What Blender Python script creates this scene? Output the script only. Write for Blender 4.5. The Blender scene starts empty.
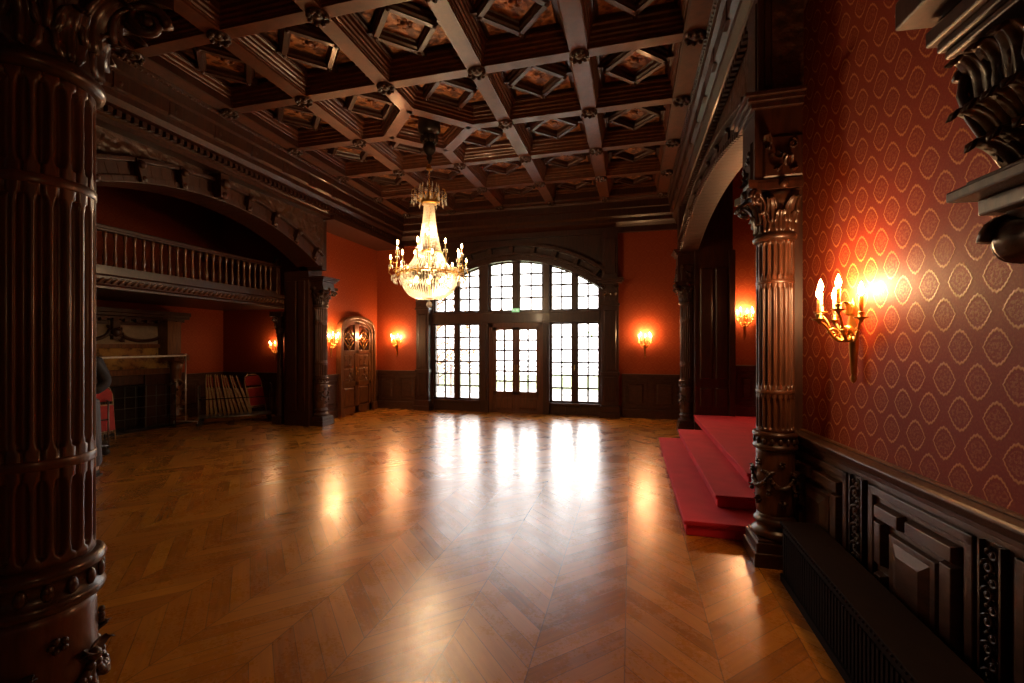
import bpy, math, random
from mathutils import Vector, Matrix
R = math.radians
PI = math.pi
random.seed(7)
scene = bpy.context.scene
COL = scene.collection

# ---------------------------------------------------------------- camera
cam_d = bpy.data.cameras.new('camera')
cam = bpy.data.objects.new('camera', cam_d)
COL.objects.link(cam)
cam.location = (0, 0, 1.6)
cam.rotation_euler = (R(90), 0, R(14.8))
cam_d.sensor_width = 36
cam_d.lens = 450 / 1024 * 36
cam_d.shift_y = 4.5 / 1024
cam_d.clip_start = 0.05
cam_d.clip_end = 300
scene.camera = cam

# ---------------------------------------------------------------- world, exposure
scene.view_settings.view_transform = 'Standard'
scene.view_settings.look = 'None'
scene.view_settings.exposure = 0.22
scene.view_settings.gamma = 1.0
scene.view_settings.use_curve_mapping = False
W = bpy.data.worlds.new('overcast_sky')
scene.world = W
W.use_nodes = True
bg = W.node_tree.nodes['Background']
bg.inputs[0].default_value = (1.0, 0.96, 0.93, 1)
bg.inputs[1].default_value = 7.4
LAMP = 3.3          # scale of all candle lamps

def portal(x0, x1, z0, z1, y):
    d = bpy.data.lights.new('window_portal', 'AREA')
    d.shape = 'RECTANGLE'
    d.size = x1 - x0
    d.size_y = z1 - z0
    d.cycles.is_portal = True
    o = bpy.data.objects.new('window_portal', d)
    o.location = ((x0 + x1) / 2, y, (z0 + z1) / 2)
    o.rotation_euler = (R(-90), 0, 0)
    COL.objects.link(o)
portal(-4.85, -0.63, 0.05, 3.7, 10.62)

# ---------------------------------------------------------------- node helpers
class NT:
    def __init__(s, name):
        m = bpy.data.materials.new(name)
        m.use_nodes = True
        s.m = m
        s.t = m.node_tree
        s.b = s.t.nodes['Principled BSDF']
    def n(s, typ, **kw):
        x = s.t.nodes.new(typ)
        for k, v in kw.items():
            setattr(x, k, v)
        return x
    def l(s, a, b):
        s.t.links.new(a, b)
    def math(s, op, a, b=None, c=None):
        x = s.n('ShaderNodeMath', operation=op)
        for i, v in enumerate((a, b, c)):
            if v is None:
                continue
            if isinstance(v, (int, float)):
                x.inputs[i].default_value = v
            else:
                s.l(v, x.inputs[i])
        return x.outputs[0]
    def coords(s, kind='Object'):
        return s.n('ShaderNodeTexCoord').outputs[kind]
    def mapping(s, vec, scale=(1, 1, 1), rot=(0, 0, 0)):
        x = s.n('ShaderNodeMapping')
        x.inputs['Scale'].default_value = scale
        x.inputs['Rotation'].default_value = rot
        s.l(vec, x.inputs['Vector'])
        return x.outputs[0]
    def noise(s, vec, scale, detail=3, rough=0.5, out='Fac'):
        x = s.n('ShaderNodeTexNoise')
        x.inputs['Scale'].default_value = scale
        x.inputs['Detail'].default_value = detail
        x.inputs['Roughness'].default_value = rough
        if vec is not None:
            s.l(vec, x.inputs['Vector'])
        return x.outputs[out]
    def ramp(s, fac, stops):
        x = s.n('ShaderNodeValToRGB')
        e = x.color_ramp.elements
        while len(e) < len(stops):
            e.new(0.5)
        for i, (p, c) in enumerate(stops):
            e[i].position = p
            e[i].color = (*c, 1) if len(c) == 3 else c
        s.l(fac, x.inputs[0])
        return x.outputs[0]
    def maprange(s, v, a, b, c, d):
        x = s.n('ShaderNodeMapRange')
        for i, q in enumerate((a, b, c, d)):
            x.inputs[i + 1].default_value = q
        s.l(v, x.inputs[0])
        return x.outputs[0]
    def mix(s, fac, a, b):
        x = s.n('ShaderNodeMix', data_type='RGBA')
        if isinstance(fac, (int, float)):
            x.inputs[0].default_value = fac
        else:
            s.l(fac, x.inputs[0])
        for i, v in ((6, a), (7, b)):
            if isinstance(v, tuple):
                x.inputs[i].default_value = (*v, 1)
            else:
                s.l(v, x.inputs[i])
        return x.outputs[2]
    def bump(s, h, strength=0.3, dist=0.01):
        x = s.n('ShaderNodeBump')
        x.inputs['Strength'].default_value = strength
        x.inputs['Distance'].default_value = dist
        s.l(h, x.inputs['Height'])
        s.l(x.outputs[0], s.b.inputs['Normal'])
    def set(s, **kw):
        for k, v in kw.items():
            k = k.replace('_', ' ')
            i = s.b.inputs[k]
            if isinstance(v, (int, float)):
                i.default_value = v
            elif isinstance(v, tuple):
                i.default_value = (*v, 1) if len(v) == 3 else v
            else:
                s.l(v, i)

def wood(name, dark, light, rough=0.35, coat=0.35, stretch=(9, 9, 1.2), ncoat=0.12):
    t = NT(name)
    v = t.mapping(t.coords(), stretch)
    f = t.noise(v, 3.5, 5, 0.6)
    g = t.noise(t.mapping(t.coords(), tuple(q * 4 for q in stretch)), 6, 3)
    c = t.ramp(f, [(0.28, dark), (0.72, light)])
    t.set(Base_Color=c, Roughness=t.maprange(g, 0.3, 0.7, rough - 0.07, rough + 0.1))
    t.set(Coat_Weight=coat, Coat_Roughness=ncoat)
    t.bump(g, 0.05, 0.003)
    return t.m

def plain(name, col, rough=0.5, metal=0.0, coat=0.0, noise_amt=0.15, scale=12, spec=0.5):
    t = NT(name)
    f = t.noise(t.coords(), scale, 3)
    a = tuple(max(0, q * (1 - noise_amt)) for q in col)
    b = tuple(min(1, q * (1 + noise_amt)) for q in col)
    t.set(Base_Color=t.ramp(f, [(0.3, a), (0.7, b)]), Roughness=rough, Metallic=metal, Coat_Weight=coat)
    t.b.inputs['Specular IOR Level'].default_value = spec
    return t.m

def emit(name, col, strength):
    t = NT(name)
    t.set(Base_Color=(0.8, 0.7, 0.5), Emission_Color=col, Emission_Strength=strength)
    return t.m

M = {}
M['mahogany'] = wood('dark_mahogany', (0.018, 0.0046, 0.002), (0.062, 0.0155, 0.0055), 0.40, 0.12)
M['beam'] = wood('ceiling_oak', (0.055, 0.015, 0.005), (0.135, 0.036, 0.011), 0.42, 0.15, (3, 3, 3))
M['carved'] = wood('carved_dark_wood', (0.018, 0.006, 0.003), (0.065, 0.021, 0.009), 0.34, 0.25, (8, 8, 8))
M['wainscot'] = wood('wainscot_wood', (0.038, 0.015, 0.009), (0.095, 0.036, 0.018), 0.40, 0.15, (3, 3, 9))
M['column'] = wood('column_wood', (0.040, 0.013, 0.006), (0.12, 0.038, 0.015), 0.38, 0.15)
M['doorwood'] = wood('door_wood', (0.07, 0.022, 0.007), (0.19, 0.070, 0.022), 0.32, 0.4)
M['frame'] = wood('window_frame_wood', (0.030, 0.011, 0.006), (0.07, 0.026, 0.012), 0.4, 0.2)
M['doorframe'] = wood('french_door_wood', (0.08, 0.028, 0.012), (0.17, 0.06, 0.025), 0.4, 0.2)
M['gold'] = plain('aged_brass', (0.62, 0.36, 0.10), 0.28, 1.0)
M['chrome'] = plain('chrome', (0.85, 0.83, 0.80), 0.35, 0.85, noise_amt=0.03)
M['whitemetal'] = plain('pale_polished_metal', (0.85, 0.82, 0.78), 0.3, 0.2)
M['dullsteel'] = plain('dull_steel', (0.30, 0.29, 0.28), 0.4, 1.0)
M['iron'] = plain('black_iron', (0.03, 0.03, 0.032), 0.45, 0.8)
M['black'] = plain('blackened_wood', (0.012, 0.008, 0.007), 0.3, 0, 0.3)
M['radiator'] = plain('black_stained_wood', (0.012, 0.006, 0.004), 0.8, 0, 0.0, spec=.06)
M['candle'] = plain('ivory_candle', (0.78, 0.66, 0.46), 0.5)
cb0 = M['candle'].node_tree.nodes['Principled BSDF']
cb0.inputs['Subsurface Weight'].default_value = 1.0
cb0.inputs['Subsurface Radius'].default_value = (1.0, .6, .3)
cb0.inputs['Subsurface Scale'].default_value = 0.04
M['bulb'] = emit('candle_bulb_glow', (1.0, 0.62, 0.26), 28.0)
M['stone'] = plain('mantel_stone', (0.25, 0.19, 0.13), 0.7)
M['redseat'] = plain('red_seat_fabric', (0.36, 0.018, 0.014), 0.7)
M['beige'] = plain('pale_wood_edge', (0.42, 0.27, 0.13), 0.6, scale=40)
M['rubber'] = plain('black_rubber', (0.02, 0.02, 0.02), 0.6)
M['jacket'] = plain('charcoal_jacket_cloth', (0.035, 0.035, 0.042), 0.9, scale=60)
M['trousers'] = plain('grey_trouser_cloth', (0.12, 0.125, 0.15), 0.9, scale=80)
M['skin'] = plain('skin', (0.50, 0.29, 0.20), 0.5, noise_amt=0.05)
M['hair'] = plain('dark_hair', (0.02, 0.013, 0.01), 0.5)
M['terrace'] = plain('pale_terrace_stone', (0.62, 0.60, 0.56), 0.8)
M['leaf'] = plain('pale_leaf', (0.22, 0.36, 0.09), 0.6, scale=3)
M['autumn'] = plain('russet_leaf', (0.42, 0.20, 0.09), 0.6, scale=3)
M['bark'] = plain('bark', (0.12, 0.08, 0.06), 0.9)
M['signgreen'] = emit('exit_sign_green', (0.02, 0.42, 0.16), 0.9)
M['signwhite'] = emit('exit_sign_white', (0.75, 1.0, 0.85), 1.0)

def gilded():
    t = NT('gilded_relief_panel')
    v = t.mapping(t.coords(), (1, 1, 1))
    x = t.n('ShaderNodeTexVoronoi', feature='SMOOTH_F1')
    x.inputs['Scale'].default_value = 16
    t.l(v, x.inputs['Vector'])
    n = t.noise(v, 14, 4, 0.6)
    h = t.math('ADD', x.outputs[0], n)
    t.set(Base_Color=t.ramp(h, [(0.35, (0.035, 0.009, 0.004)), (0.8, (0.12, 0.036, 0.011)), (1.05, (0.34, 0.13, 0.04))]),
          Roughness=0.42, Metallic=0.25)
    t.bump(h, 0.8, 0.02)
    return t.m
M['gilded'] = gilded()

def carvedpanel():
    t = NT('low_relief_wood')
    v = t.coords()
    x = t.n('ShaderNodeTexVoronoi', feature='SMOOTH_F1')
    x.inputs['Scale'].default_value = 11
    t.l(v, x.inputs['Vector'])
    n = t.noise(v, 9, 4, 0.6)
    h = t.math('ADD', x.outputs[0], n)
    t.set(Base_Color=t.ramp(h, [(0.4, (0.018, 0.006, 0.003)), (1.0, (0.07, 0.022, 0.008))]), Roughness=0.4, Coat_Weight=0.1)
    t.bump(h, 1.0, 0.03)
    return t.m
M['relief'] = carvedpanel()

def tapestry():
    t = NT('painted_frieze')
    n = t.noise(t.coords(), 7, 6, 0.65)
    n2 = t.noise(t.mapping(t.coords(), (1, 1, 1.6)), 2.2, 3)
    c = t.ramp(n, [(0.40, (0.06, 0.028, 0.010)), (0.50, (0.30, 0.16, 0.035)), (0.7, (0.42, 0.24, 0.05))])
    c2 = t.mix(t.maprange(n2, 0.45, 0.7, 0, 0.5), c, (0.24, 0.06, 0.025))
    t.set(Base_Color=c2, Roughness=0.7)
    return t.m
M['tapestry'] = tapestry()

def carpet():
    t = NT('crimson_carpet')
    n = t.noise(t.coords(), 260, 2)
    n2 = t.noise(t.coords(), 5, 3)
    c = t.ramp(n2, [(0.3, (0.56, 0.008, 0.028)), (0.7, (0.68, 0.014, 0.040))])
    t.set(Base_Color=c, Roughness=0.85, Sheen_Weight=0.25, Sheen_Tint=(0.95, 0.25, 0.35))
    t.bump(n, 0.5, 0.004)
    return t.m
M['carpet'] = carpet()

def wallpaper(axis, gilt=(0.56, 0.19, 0.05), k=1.0, lo=(0.21, 0.018, 0.005), hi=(0.28, 0.027, 0.008)):
    t = NT('red_damask_' + axis)
    sx = t.n('ShaderNodeSeparateXYZ')
    t.l(t.coords(), sx.inputs[0])
    a = sx.outputs[0]
    z = sx.outputs[2]
    PU, PV = 0.182, 0.145
    v = t.math('DIVIDE', z, 2 * PV)
    u = t.math('DIVIDE', a, PU)
    def lattice(off):
        du = t.math('SUBTRACT', t.math('FRACT', t.math('ADD', u, off)), 0.5)
        dv = t.math('SUBTRACT', t.math('FRACT', t.math('ADD', v, off)), 0.5)
        au = t.math('ABSOLUTE', t.math('DIVIDE', du, 0.375))
        av = t.math('ABSOLUTE', t.math('DIVIDE', dv, 0.27))
        r = t.math('ADD', t.math('POWER', au, 1.9), t.math('POWER', av, 1.0))
        wob = t.math('MULTIPLY', t.math('PINGPONG', t.math('MULTIPLY', r_ang(du, dv), 3.2), 0.5), 0.15)
        rr = t.math('ADD', r, wob)
        ring = t.math('MAXIMUM', t.math('SUBTRACT', 1.0, t.math('DIVIDE', t.math('ABSOLUTE', t.math('SUBTRACT', rr, 0.93)), 0.11)), 0.0)
        return r, ring
    def r_ang(du, dv):
        return t.math('ARCTAN2', t.math('MULTIPLY', dv, 1.4), du)
    r1, ring1 = lattice(0.0)
    r2, ring2 = lattice(0.5)
    r = t.math('MINIMUM', r1, r2)
    ring = t.math('MINIMUM', t.math('MULTIPLY', t.math('MAXIMUM', ring1, ring2), 1.5), 1.0)
    # inner bouquet
    nz = t.noise(t.coords(), 75, 3, 0.6)
    inner = t.math('MULTIPLY', t.math('LESS_THAN', r, 0.62), t.maprange(nz, 0.46, 0.58, 0, 0.30))
    outer = t.math('MULTIPLY', t.math('GREATER_THAN', r, 1.0), t.maprange(nz, 0.50, 0.62, 0, 0.08))
    pat = t.math('MINIMUM', t.math('ADD', t.math('ADD', ring, inner), outer), 1.0)
    fine = t.noise(t.mapping(t.coords(), (3, 3, 1)), 90, 2)
    base = t.ramp(fine, [(0.3, lo), (0.7, hi)])
    c = t.mix(t.math('MULTIPLY', pat, k), base, gilt)
    t.set(Base_Color=c, Roughness=t.maprange(pat, 0, 1, 0.60, 0.40))
    t.b.inputs['Specular IOR Level'].default_value = 0.3
    t.bump(pat, 0.25, 0.003)
    return t.m
M['paper'] = wallpaper('x')
M['farpaper'] = wallpaper('far', k=0.22, lo=(0.25, 0.034, 0.006), hi=(0.31, 0.046, 0.009))

def parquet():
    t = NT('oak_chevron_parquet')
    sx = t.n('ShaderNodeSeparateXYZ')
    t.l(t.coords(), sx.inputs[0])
    x, y = t.math('ADD', sx.outputs[0], 0.03), sx.outputs[1]
    Wd, P = 0.46, 0.155
    xs = t.math('DIVIDE', x, Wd)
    strip = t.math('FLOOR', xs)
    fr = t.math('FRACT', xs)
    odd = t.math('FLOORED_MODULO', strip, 2.0)
    tri = t.math('ADD', t.math('MULTIPLY', fr, t.math('SUBTRACT', 1.0, t.math('MULTIPLY', odd, 2.0))), odd)
    tt = t.math('DIVIDE', t.math('ADD', y, t.math('MULTIPLY', tri, Wd)), P)
    pid = t.math('FLOOR', tt)
    pf = t.math('FRACT', tt)
    cb = t.n('ShaderNodeCombineXYZ')
    t.l(strip, cb.inputs[0]); t.l(pid, cb.inputs[1])
    wn = t.n('ShaderNodeTexWhiteNoise', noise_dimensions='3D')
    t.l(cb.outputs[0], wn.inputs[0])
    # grain: stretched along the plank direction (x +- y)
    sgn = t.math('SUBTRACT', 1.0, t.math('MULTIPLY', odd, 2.0))
    cross = t.math('ADD', y, t.math('MULTIPLY', x, sgn))
    along = t.math('SUBTRACT', y, t.math('MULTIPLY', x, sgn))
    cg = t.n('ShaderNodeCombineXYZ')
    t.l(t.math('MULTIPLY', cross, 26.0), cg.inputs[0])
    t.l(t.math('MULTIPLY', along, 2.0), cg.inputs[1])
    t.l(t.math('MULTIPLY', wn.outputs[0], 40.0), cg.inputs[2])
    gr = t.noise(cg.outputs[0], 1.0, 5, 0.65)
    wide = t.noise(t.coords(), 0.8, 2)
    k = t.math('ADD', t.math('ADD', t.math('MULTIPLY', wn.outputs[0], 0.38), t.math('MULTIPLY', gr, 0.72)), t.math('MULTIPLY', wide, 0.2))
    col = t.ramp(k, [(0.25, (0.24, 0.074, 0.006)), (0.55, (0.50, 0.172, 0.012)), (0.85, (0.66, 0.26, 0.022)), (1.0, (0.76, 0.34, 0.04))])
    e1 = t.math('MINIMUM', pf, t.math('SUBTRACT', 1.0, pf))
    e2 = t.math('MINIMUM', fr, t.math('SUBTRACT', 1.0, fr))
    g1 = t.maprange(e1, 0.0, 0.03, 0, 1)
    g2 = t.maprange(e2, 0.0, 0.010, 0, 1)
    gap = t.math('MINIMUM', g1, g2)
    c = t.mix(gap, (0.13, 0.045, 0.010), col)
    # worn scratches
    sc = t.noise(t.coords(), 45, 4, 0.7)
    blot = t.noise(t.coords(), 3.0, 4, 0.6)
    ro = t.math('ADD', t.maprange(sc, 0.35, 0.75, 0.17, 0.30), t.maprange(blot, 0.35, 0.7, -0.03, 0.12))
    ro = t.math('ADD', ro, t.math('MULTIPLY', wn.outputs[0], 0.07))
    t.set(Base_Color=c, Roughness=ro)
    t.b.inputs['Specular IOR Level'].default_value = 0.5
    t.set(Coat_Weight=1.0, Coat_Roughness=0.27, Coat_IOR=1.62)
    h = t.math('ADD', t.math('MULTIPLY', gap, 0.6), t.math('ADD', t.math('MULTIPLY', gr, 0.12), t.math('MULTIPLY', wn.outputs[0], 0.25)))
    t.bump(h, 0.05, 0.003)
    return t.m
M['parquet'] = parquet()

def paneglass():
    t = NT('window_glass')
    t.t.nodes.remove(t.b)
    tr = t.n('ShaderNodeBsdfTransparent')
    gl = t.n('ShaderNodeBsdfGlossy')
    gl.inputs['Roughness'].default_value = 0.03
    lw = t.n('ShaderNodeFresnel')
    mx = t.n('ShaderNodeMixShader')
    t.l(lw.outputs[0], mx.inputs[0]); t.l(tr.outputs[0], mx.inputs[1]); t.l(gl.outputs[0], mx.inputs[2])
    t.l(mx.outputs[0], t.t.nodes['Material Output'].inputs[0])
    return t.m
M['glass'] = paneglass()

def crystal():
    t = NT('cut_crystal')
    t.t.nodes.remove(t.b)
    gl = t.n('ShaderNodeBsdfGlossy'); gl.inputs['Roughness'].default_value = 0.08
    gl.inputs['Color'].default_value = (1, 0.97, 0.9, 1)
    tl = t.n('ShaderNodeBsdfTranslucent'); tl.inputs['Color'].default_value = (0.95, 0.88, 0.74, 1)
    tr = t.n('ShaderNodeBsdfTransparent')
    df = t.n('ShaderNodeBsdfDiffuse'); df.inputs['Color'].default_value = (0.8, 0.74, 0.62, 1)
    m1 = t.n('ShaderNodeMixShader'); m1.inputs[0].default_value = 0.5
    t.l(tl.outputs[0], m1.inputs[1]); t.l(df.outputs[0], m1.inputs[2])
    m2 = t.n('ShaderNodeMixShader'); m2.inputs[0].default_value = 0.35
    t.l(m1.outputs[0], m2.inputs[1]); t.l(gl.outputs[0], m2.inputs[2])
    m3 = t.n('ShaderNodeMixShader'); m3.inputs[0].default_value = 0.3
    t.l(m2.outputs[0], m3.inputs[1]); t.l(tr.outputs[0], m3.inputs[2])
    t.l(m3.outputs[0], t.t.nodes['Material Output'].inputs[0])
    return t.m
M['crystal'] = crystal()

# ---------------------------------------------------------------- mesh helpers
class MB:
    def __init__(s):
        s.v = []; s.f = []; s.sm = []
    def add(s, vs, fs, smooth=False, mat=None):
        b = len(s.v)
        if mat is not None:
            vs = [mat @ Vector(p) for p in vs]
        s.v += [tuple(p) for p in vs]
        s.f += [tuple(b + i for i in f) for f in fs]
        s.sm += [smooth] * len(fs)
        return s
    def box(s, x0, x1, y0, y1, z0, z1, mat=None):
        if x0 > x1: x0, x1 = x1, x0
        if y0 > y1: y0, y1 = y1, y0
        if z0 > z1: z0, z1 = z1, z0
        vs = [(x0, y0, z0), (x1, y0, z0), (x1, y1, z0), (x0, y1, z0), (x0, y0, z1), (x1, y0, z1), (x1, y1, z1), (x0, y1, z1)]
        return s.add(vs, [(0, 3, 2, 1), (4, 5, 6, 7), (0, 1, 5, 4), (1, 2, 6, 5), (2, 3, 7, 6), (3, 0, 4, 7)], False, mat)
    def frus(s, x0, x1, y0, y1, z0, z1, ins, mat=None):
        """box whose +y face is inset by ins (raised, bevelled panel)"""
        vs = [(x0, y0, z0), (x1, y0, z0), (x1, y0, z1), (x0, y0, z1),
              (x0 + ins, y1, z0 + ins), (x1 - ins, y1, z0 + ins), (x1 - ins, y1, z1 - ins), (x0 + ins, y1, z1 - ins)]
        return s.add(vs, [(0, 1, 2, 3), (7, 6, 5, 4), (0, 4, 5, 1), (1, 5, 6, 2), (2, 6, 7, 3), (3, 7, 4, 0)], False, mat)
    def lathe(s, prof, c=(0, 0, 0), seg=32, mat=None, smooth=True, flute=None):
        vs = []; fs = []
        for i, (r, z) in enumerate(prof):
            for k in range(seg):
                a = 2 * PI * k / seg
                rr = r if flute is None else flute(r, z, a)
                vs.append((c[0] + rr * math.cos(a), c[1] + rr * math.sin(a), c[2] + z))
        n = len(prof)
        for i in range(n - 1):
            for k in range(seg):
                k2 = (k + 1) % seg
                fs.append((i * seg + k, i * seg + k2, (i + 1) * seg + k2, (i + 1) * seg + k))
        if prof[0][0] > 1e-4:
            fs.append(tuple(reversed(range(seg))))
        if prof[-1][0] > 1e-4:
            fs.append(tuple((n - 1) * seg + k for k in range(seg)))
        return s.add(vs, fs, smooth, mat)
    def tube(s, pts, r, seg=8, mat=None, closed=False):
        pts = [Vector(p) for p in pts]
        n = len(pts)
        rs = r if isinstance(r, (list, tuple)) else [r] * n
        vs = []; fs = []
        up = None
        for i in range(n):
            d = (pts[min(i + 1, n - 1)] - pts[max(i - 1, 0)])
            if closed:
                d = pts[(i + 1) % n] - pts[i - 1]
            if d.length < 1e-9: d = Vector((0, 0, 1))
            d.normalize()
            if up is None:
                up = Vector((0, 0, 1)) if abs(d.z) < 0.9 else Vector((1, 0, 0))
            a = d.cross(up)
            if a.length < 1e-4: a = d.orthogonal()
            a.normalize()
            b = a.cross(d).normalized()
            up = b
            for k in range(seg):
                t = 2 * PI * k / seg
                vs.append(pts[i] + (a * math.cos(t) + b * math.sin(t)) * rs[i])
        rng = n if closed else n - 1
        for i in range(rng):
            for k in range(seg):
                k2 = (k + 1) % seg; j = (i + 1) % n
                fs.append((i * seg + k, i * seg + k2, j * seg + k2, j * seg + k))
        if not closed:
            fs.append(tuple(reversed(range(seg)))); fs.append(tuple((n - 1) * seg + k for k in range(seg)))
        return s.add(vs, fs, True, mat)
    def ball(s, c, r, seg=12, rings=8, mat=None, sc=(1, 1, 1)):
        vs = []; fs = []
        for i in range(rings + 1):
            p = PI * i / rings
            for k in range(seg):
                a = 2 * PI * k / seg
                vs.append((c[0] + sc[0] * r * math.sin(p) * math.cos(a), c[1] + sc[1] * r * math.sin(p) * math.sin(a), c[2] + sc[2] * r * math.cos(p)))
        for i in range(rings):
            for k in range(seg):
                k2 = (k + 1) % seg
                fs.append((i * seg + k, (i + 1) * seg + k, (i + 1) * seg + k2, i * seg + k2))
        return s.add(vs, fs, True, mat)
    def octa(s, c, r, h):
        x, y, z = c
        return s.add([(x + r, y, z), (x, y + r, z), (x - r, y, z), (x, y - r, z), (x, y, z + h), (x, y, z - h)],
                     [(0, 1, 4), (1, 2, 4), (2, 3, 4), (3, 0, 4), (1, 0, 5), (2, 1, 5), (3, 2, 5), (0, 3, 5)])
    def prism(s, poly, z0, z1, mat=None):
        """poly in xy, extruded z0..z1"""
        n = len(poly)
        vs = [(x, y, z0) for x, y in poly] + [(x, y, z1) for x, y in poly]
        fs = [tuple(reversed(range(n))), tuple(range(n, 2 * n))] + [(i, (i + 1) % n, n + (i + 1) % n, n + i) for i in range(n)]
        return s.add(vs, fs, False, mat)
    def sweep(s, prof, p0, p1, out, up=(0, 0, 1)):
        """moulding: prof [(o, z)] closed polygon, swept from p0 to p1"""
        p0, p1, out, up = Vector(p0), Vector(p1), Vector(out), Vector(up)
        n = len(prof)
        vs = [p0 + out * o + up * z for o, z in prof] + [p1 + out * o + up * z for o, z in prof]
        fs = [tuple(range(n)), tuple(reversed(range(n, 2 * n)))] + [(i, n + i, n + (i + 1) % n, (i + 1) % n) for i in range(n)]
        return s.add(vs, fs)
    def build(s, name, mat, parent=None, loc=None, rotz=0, bevel=0, seg=2):
        me = bpy.data.meshes.new(name)
        me.from_pydata(s.v, [], s.f)
        me.polygons.foreach_set('use_smooth', s.sm)
        me.materials.append(mat)
        me.update()
        import bmesh
        bm = bmesh.new(); bm.from_mesh(me)
        bmesh.ops.recalc_face_normals(bm, faces=bm.faces)
        bm.to_mesh(me); bm.free()
        o = bpy.data.objects.new(name, me)
        COL.objects.link(o)
        if parent is not None: o.parent = parent
        if loc is not None: o.location = loc
        if rotz: o.rotation_euler = (0, 0, rotz)
        if bevel:
            b = o.modifiers.new('edge', 'BEVEL')
            b.width = bevel; b.segments = seg; b.limit_method = 'ANGLE'; b.angle_limit = R(40)
        return o

def tag(o, label=None, cat=None, group=None, kind=None):
    if label: o['label'] = label
    if cat: o['category'] = cat
    if group: o['group'] = group
    if kind: o['kind'] = kind
    return o
def empty(name, loc=(0, 0, 0), rotz=0):
    o = bpy.data.objects.new(name, None)
    o.empty_display_size = 0.1
    COL.objects.link(o)
    o.location = loc; o.rotation_euler = (0, 0, rotz)
    return o
def thing(name, label, cat, loc=(0, 0, 0), rotz=0, group=None):
    return tag(empty(name, loc, rotz), label, cat, group)
def struct(o, label=None, cat=None):
    return tag(o, label, cat, None, 'structure')
def kids(o):
    return [c for c in COL.objects if c.parent == o]
def copy_tree(o, parent=None):
    c = o.copy(); COL.objects.link(c)
    if parent is not None: c.parent = parent
    for ch in kids(o): copy_tree(ch, c)
    return c
T = Matrix.Translation
def RZ(a): return Matrix.Rotation(a, 4, 'Z')
def RX(a): return Matrix.Rotation(a, 4, 'X')
def RY(a): return Matrix.Rotation(a, 4, 'Y')

# ornament pieces -------------------------------------------------
def leaf(mb, mat, w=0.10, h=0.16, curl=0.07, nu=8, nv=8, th=0.010):
    """acanthus leaf: stands on the xz plane facing +y, tip curls out to +y"""
    front = []
    for j in range(nv + 1):
        v = j / nv
        lobe = 0.78 + 0.22 * abs(math.sin(v * PI * 3.5))
        wid = w * 0.5 * lobe * (math.sin(PI * min(1, 0.18 + v * 0.80)) ** 0.6)
        ang = v ** 2.2 * 2.2
        y = curl * (1 - math.cos(ang)) * 0.75
        z = h * (v if v < 0.7 else 0.7 + (v - 0.7) * math.cos((v - 0.7) * 5.0))
        for i in range(nu + 1):
            u = i / nu * 2 - 1
            ridge = 0.010 * math.cos(u * PI * 2.5) + 0.012 * (1 - abs(u))
            front.append((u * wid, y + ridge * (1.15 - v * .5), z))
    n = len(front)
    back = [(x, y - th, z - th * 0.3) for x, y, z in front]
    fs = []
    m = nu + 1
    for j in range(nv):
        for i in range(nu):
            a = j * m + i
            fs.append((a, a + 1, a + m + 1, a + m))
            fs.append((n + a, n + a + m, n + a + m + 1, n + a + 1))
    for j in range(nv):
        a = j * m
        fs.append((a, a + m, n + a + m, n + a))
        b = j * m + nu
        fs.append((b, n + b, n + b + m, b + m))
    for i in range(nu):
        a = nv * m + i
        fs.append((a, a + 1, n + a + 1, n + a))
        fs.append((i, n + i, n + i + 1, i + 1))
    mb.add(front + back, fs, True, mat)

def spiral(mb, mat, r0=0.06, turns=1.8, tr=0.012, n=28, wide=0):
    """spiral in xz plane, centred on origin"""
    pts = []; rs = []
    for i in range(n + 1):
        t = i / n
        r = r0 * (1 - 0.85 * t)
        a = t * turns * 2 * PI
        pts.append((r * math.cos(a), 0, r * math.sin(a)))
        rs.append(tr * (1 - 0.45 * t))
    mb.tube(pts, rs, 7, mat)
    mb.ball((0, 0, 0), tr * 1.1, 8, 6, mat)

def foliage_relief(mb, x0, x1, z0, z1, y=0, n=14, s=0.05, mat=None, seed=1):
    """cluster of small carved leaves, buds and scrolls on the xz plane, out to +y"""
    rnd = random.Random(seed)
    M0 = mat if mat is not None else Matrix.Identity(4)
    for k in range(n):
        x = rnd.uniform(x0, x1); z = rnd.uniform(z0, z1)
        q = rnd.random()
        m = M0 @ T((x, y, z)) @ RY(rnd.uniform(0, 6.28))
        sc = s * rnd.uniform(0.7, 1.2)
        if q < 0.55:
            leaf(mb, m @ RX(R(-20)), sc, sc * 1.5, sc * 0.5, 4, 5, 0.006)
        elif q < 0.8:
            spiral(mb, m @ T((0, sc * .12, 0)), sc * 0.5, 1.3, sc * 0.14, 12)
        else:
            mb.ball((0, 0, 0), sc * 0.32, 8, 6, m @ T((0, sc * .1, 0)))

# ================================================================ room shell
CEIL = 5.12
HB = 4.80
fl = MB().box(-9.7, 4.2, -2.6, 10.6, -0.1, 0.0).build('floor', M['parquet'])
struct(fl, 'glossy amber oak chevron parquet floor of the hall')

YB = 10.4
# back wall (red papered parts) with the arched opening
AX0, AX1 = -4.80, -0.68
ACX = (AX0 + AX1) / 2
AHALF = (AX1 - AX0) / 2
AR = (AHALF ** 2 + 0.70 ** 2) / (2 * 0.70)
def win_arch(x, apex=3.65, grow=0.0):
    rr = AR + grow
    d = rr * rr - (x - ACX) ** 2
    return apex - AR + math.sqrt(max(d, 0))
def lwall(name, mat, x0, x1, z0, z1, th=0.2):
    return MB().box(x0, x1, -th, 0, z0, z1)
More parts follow.
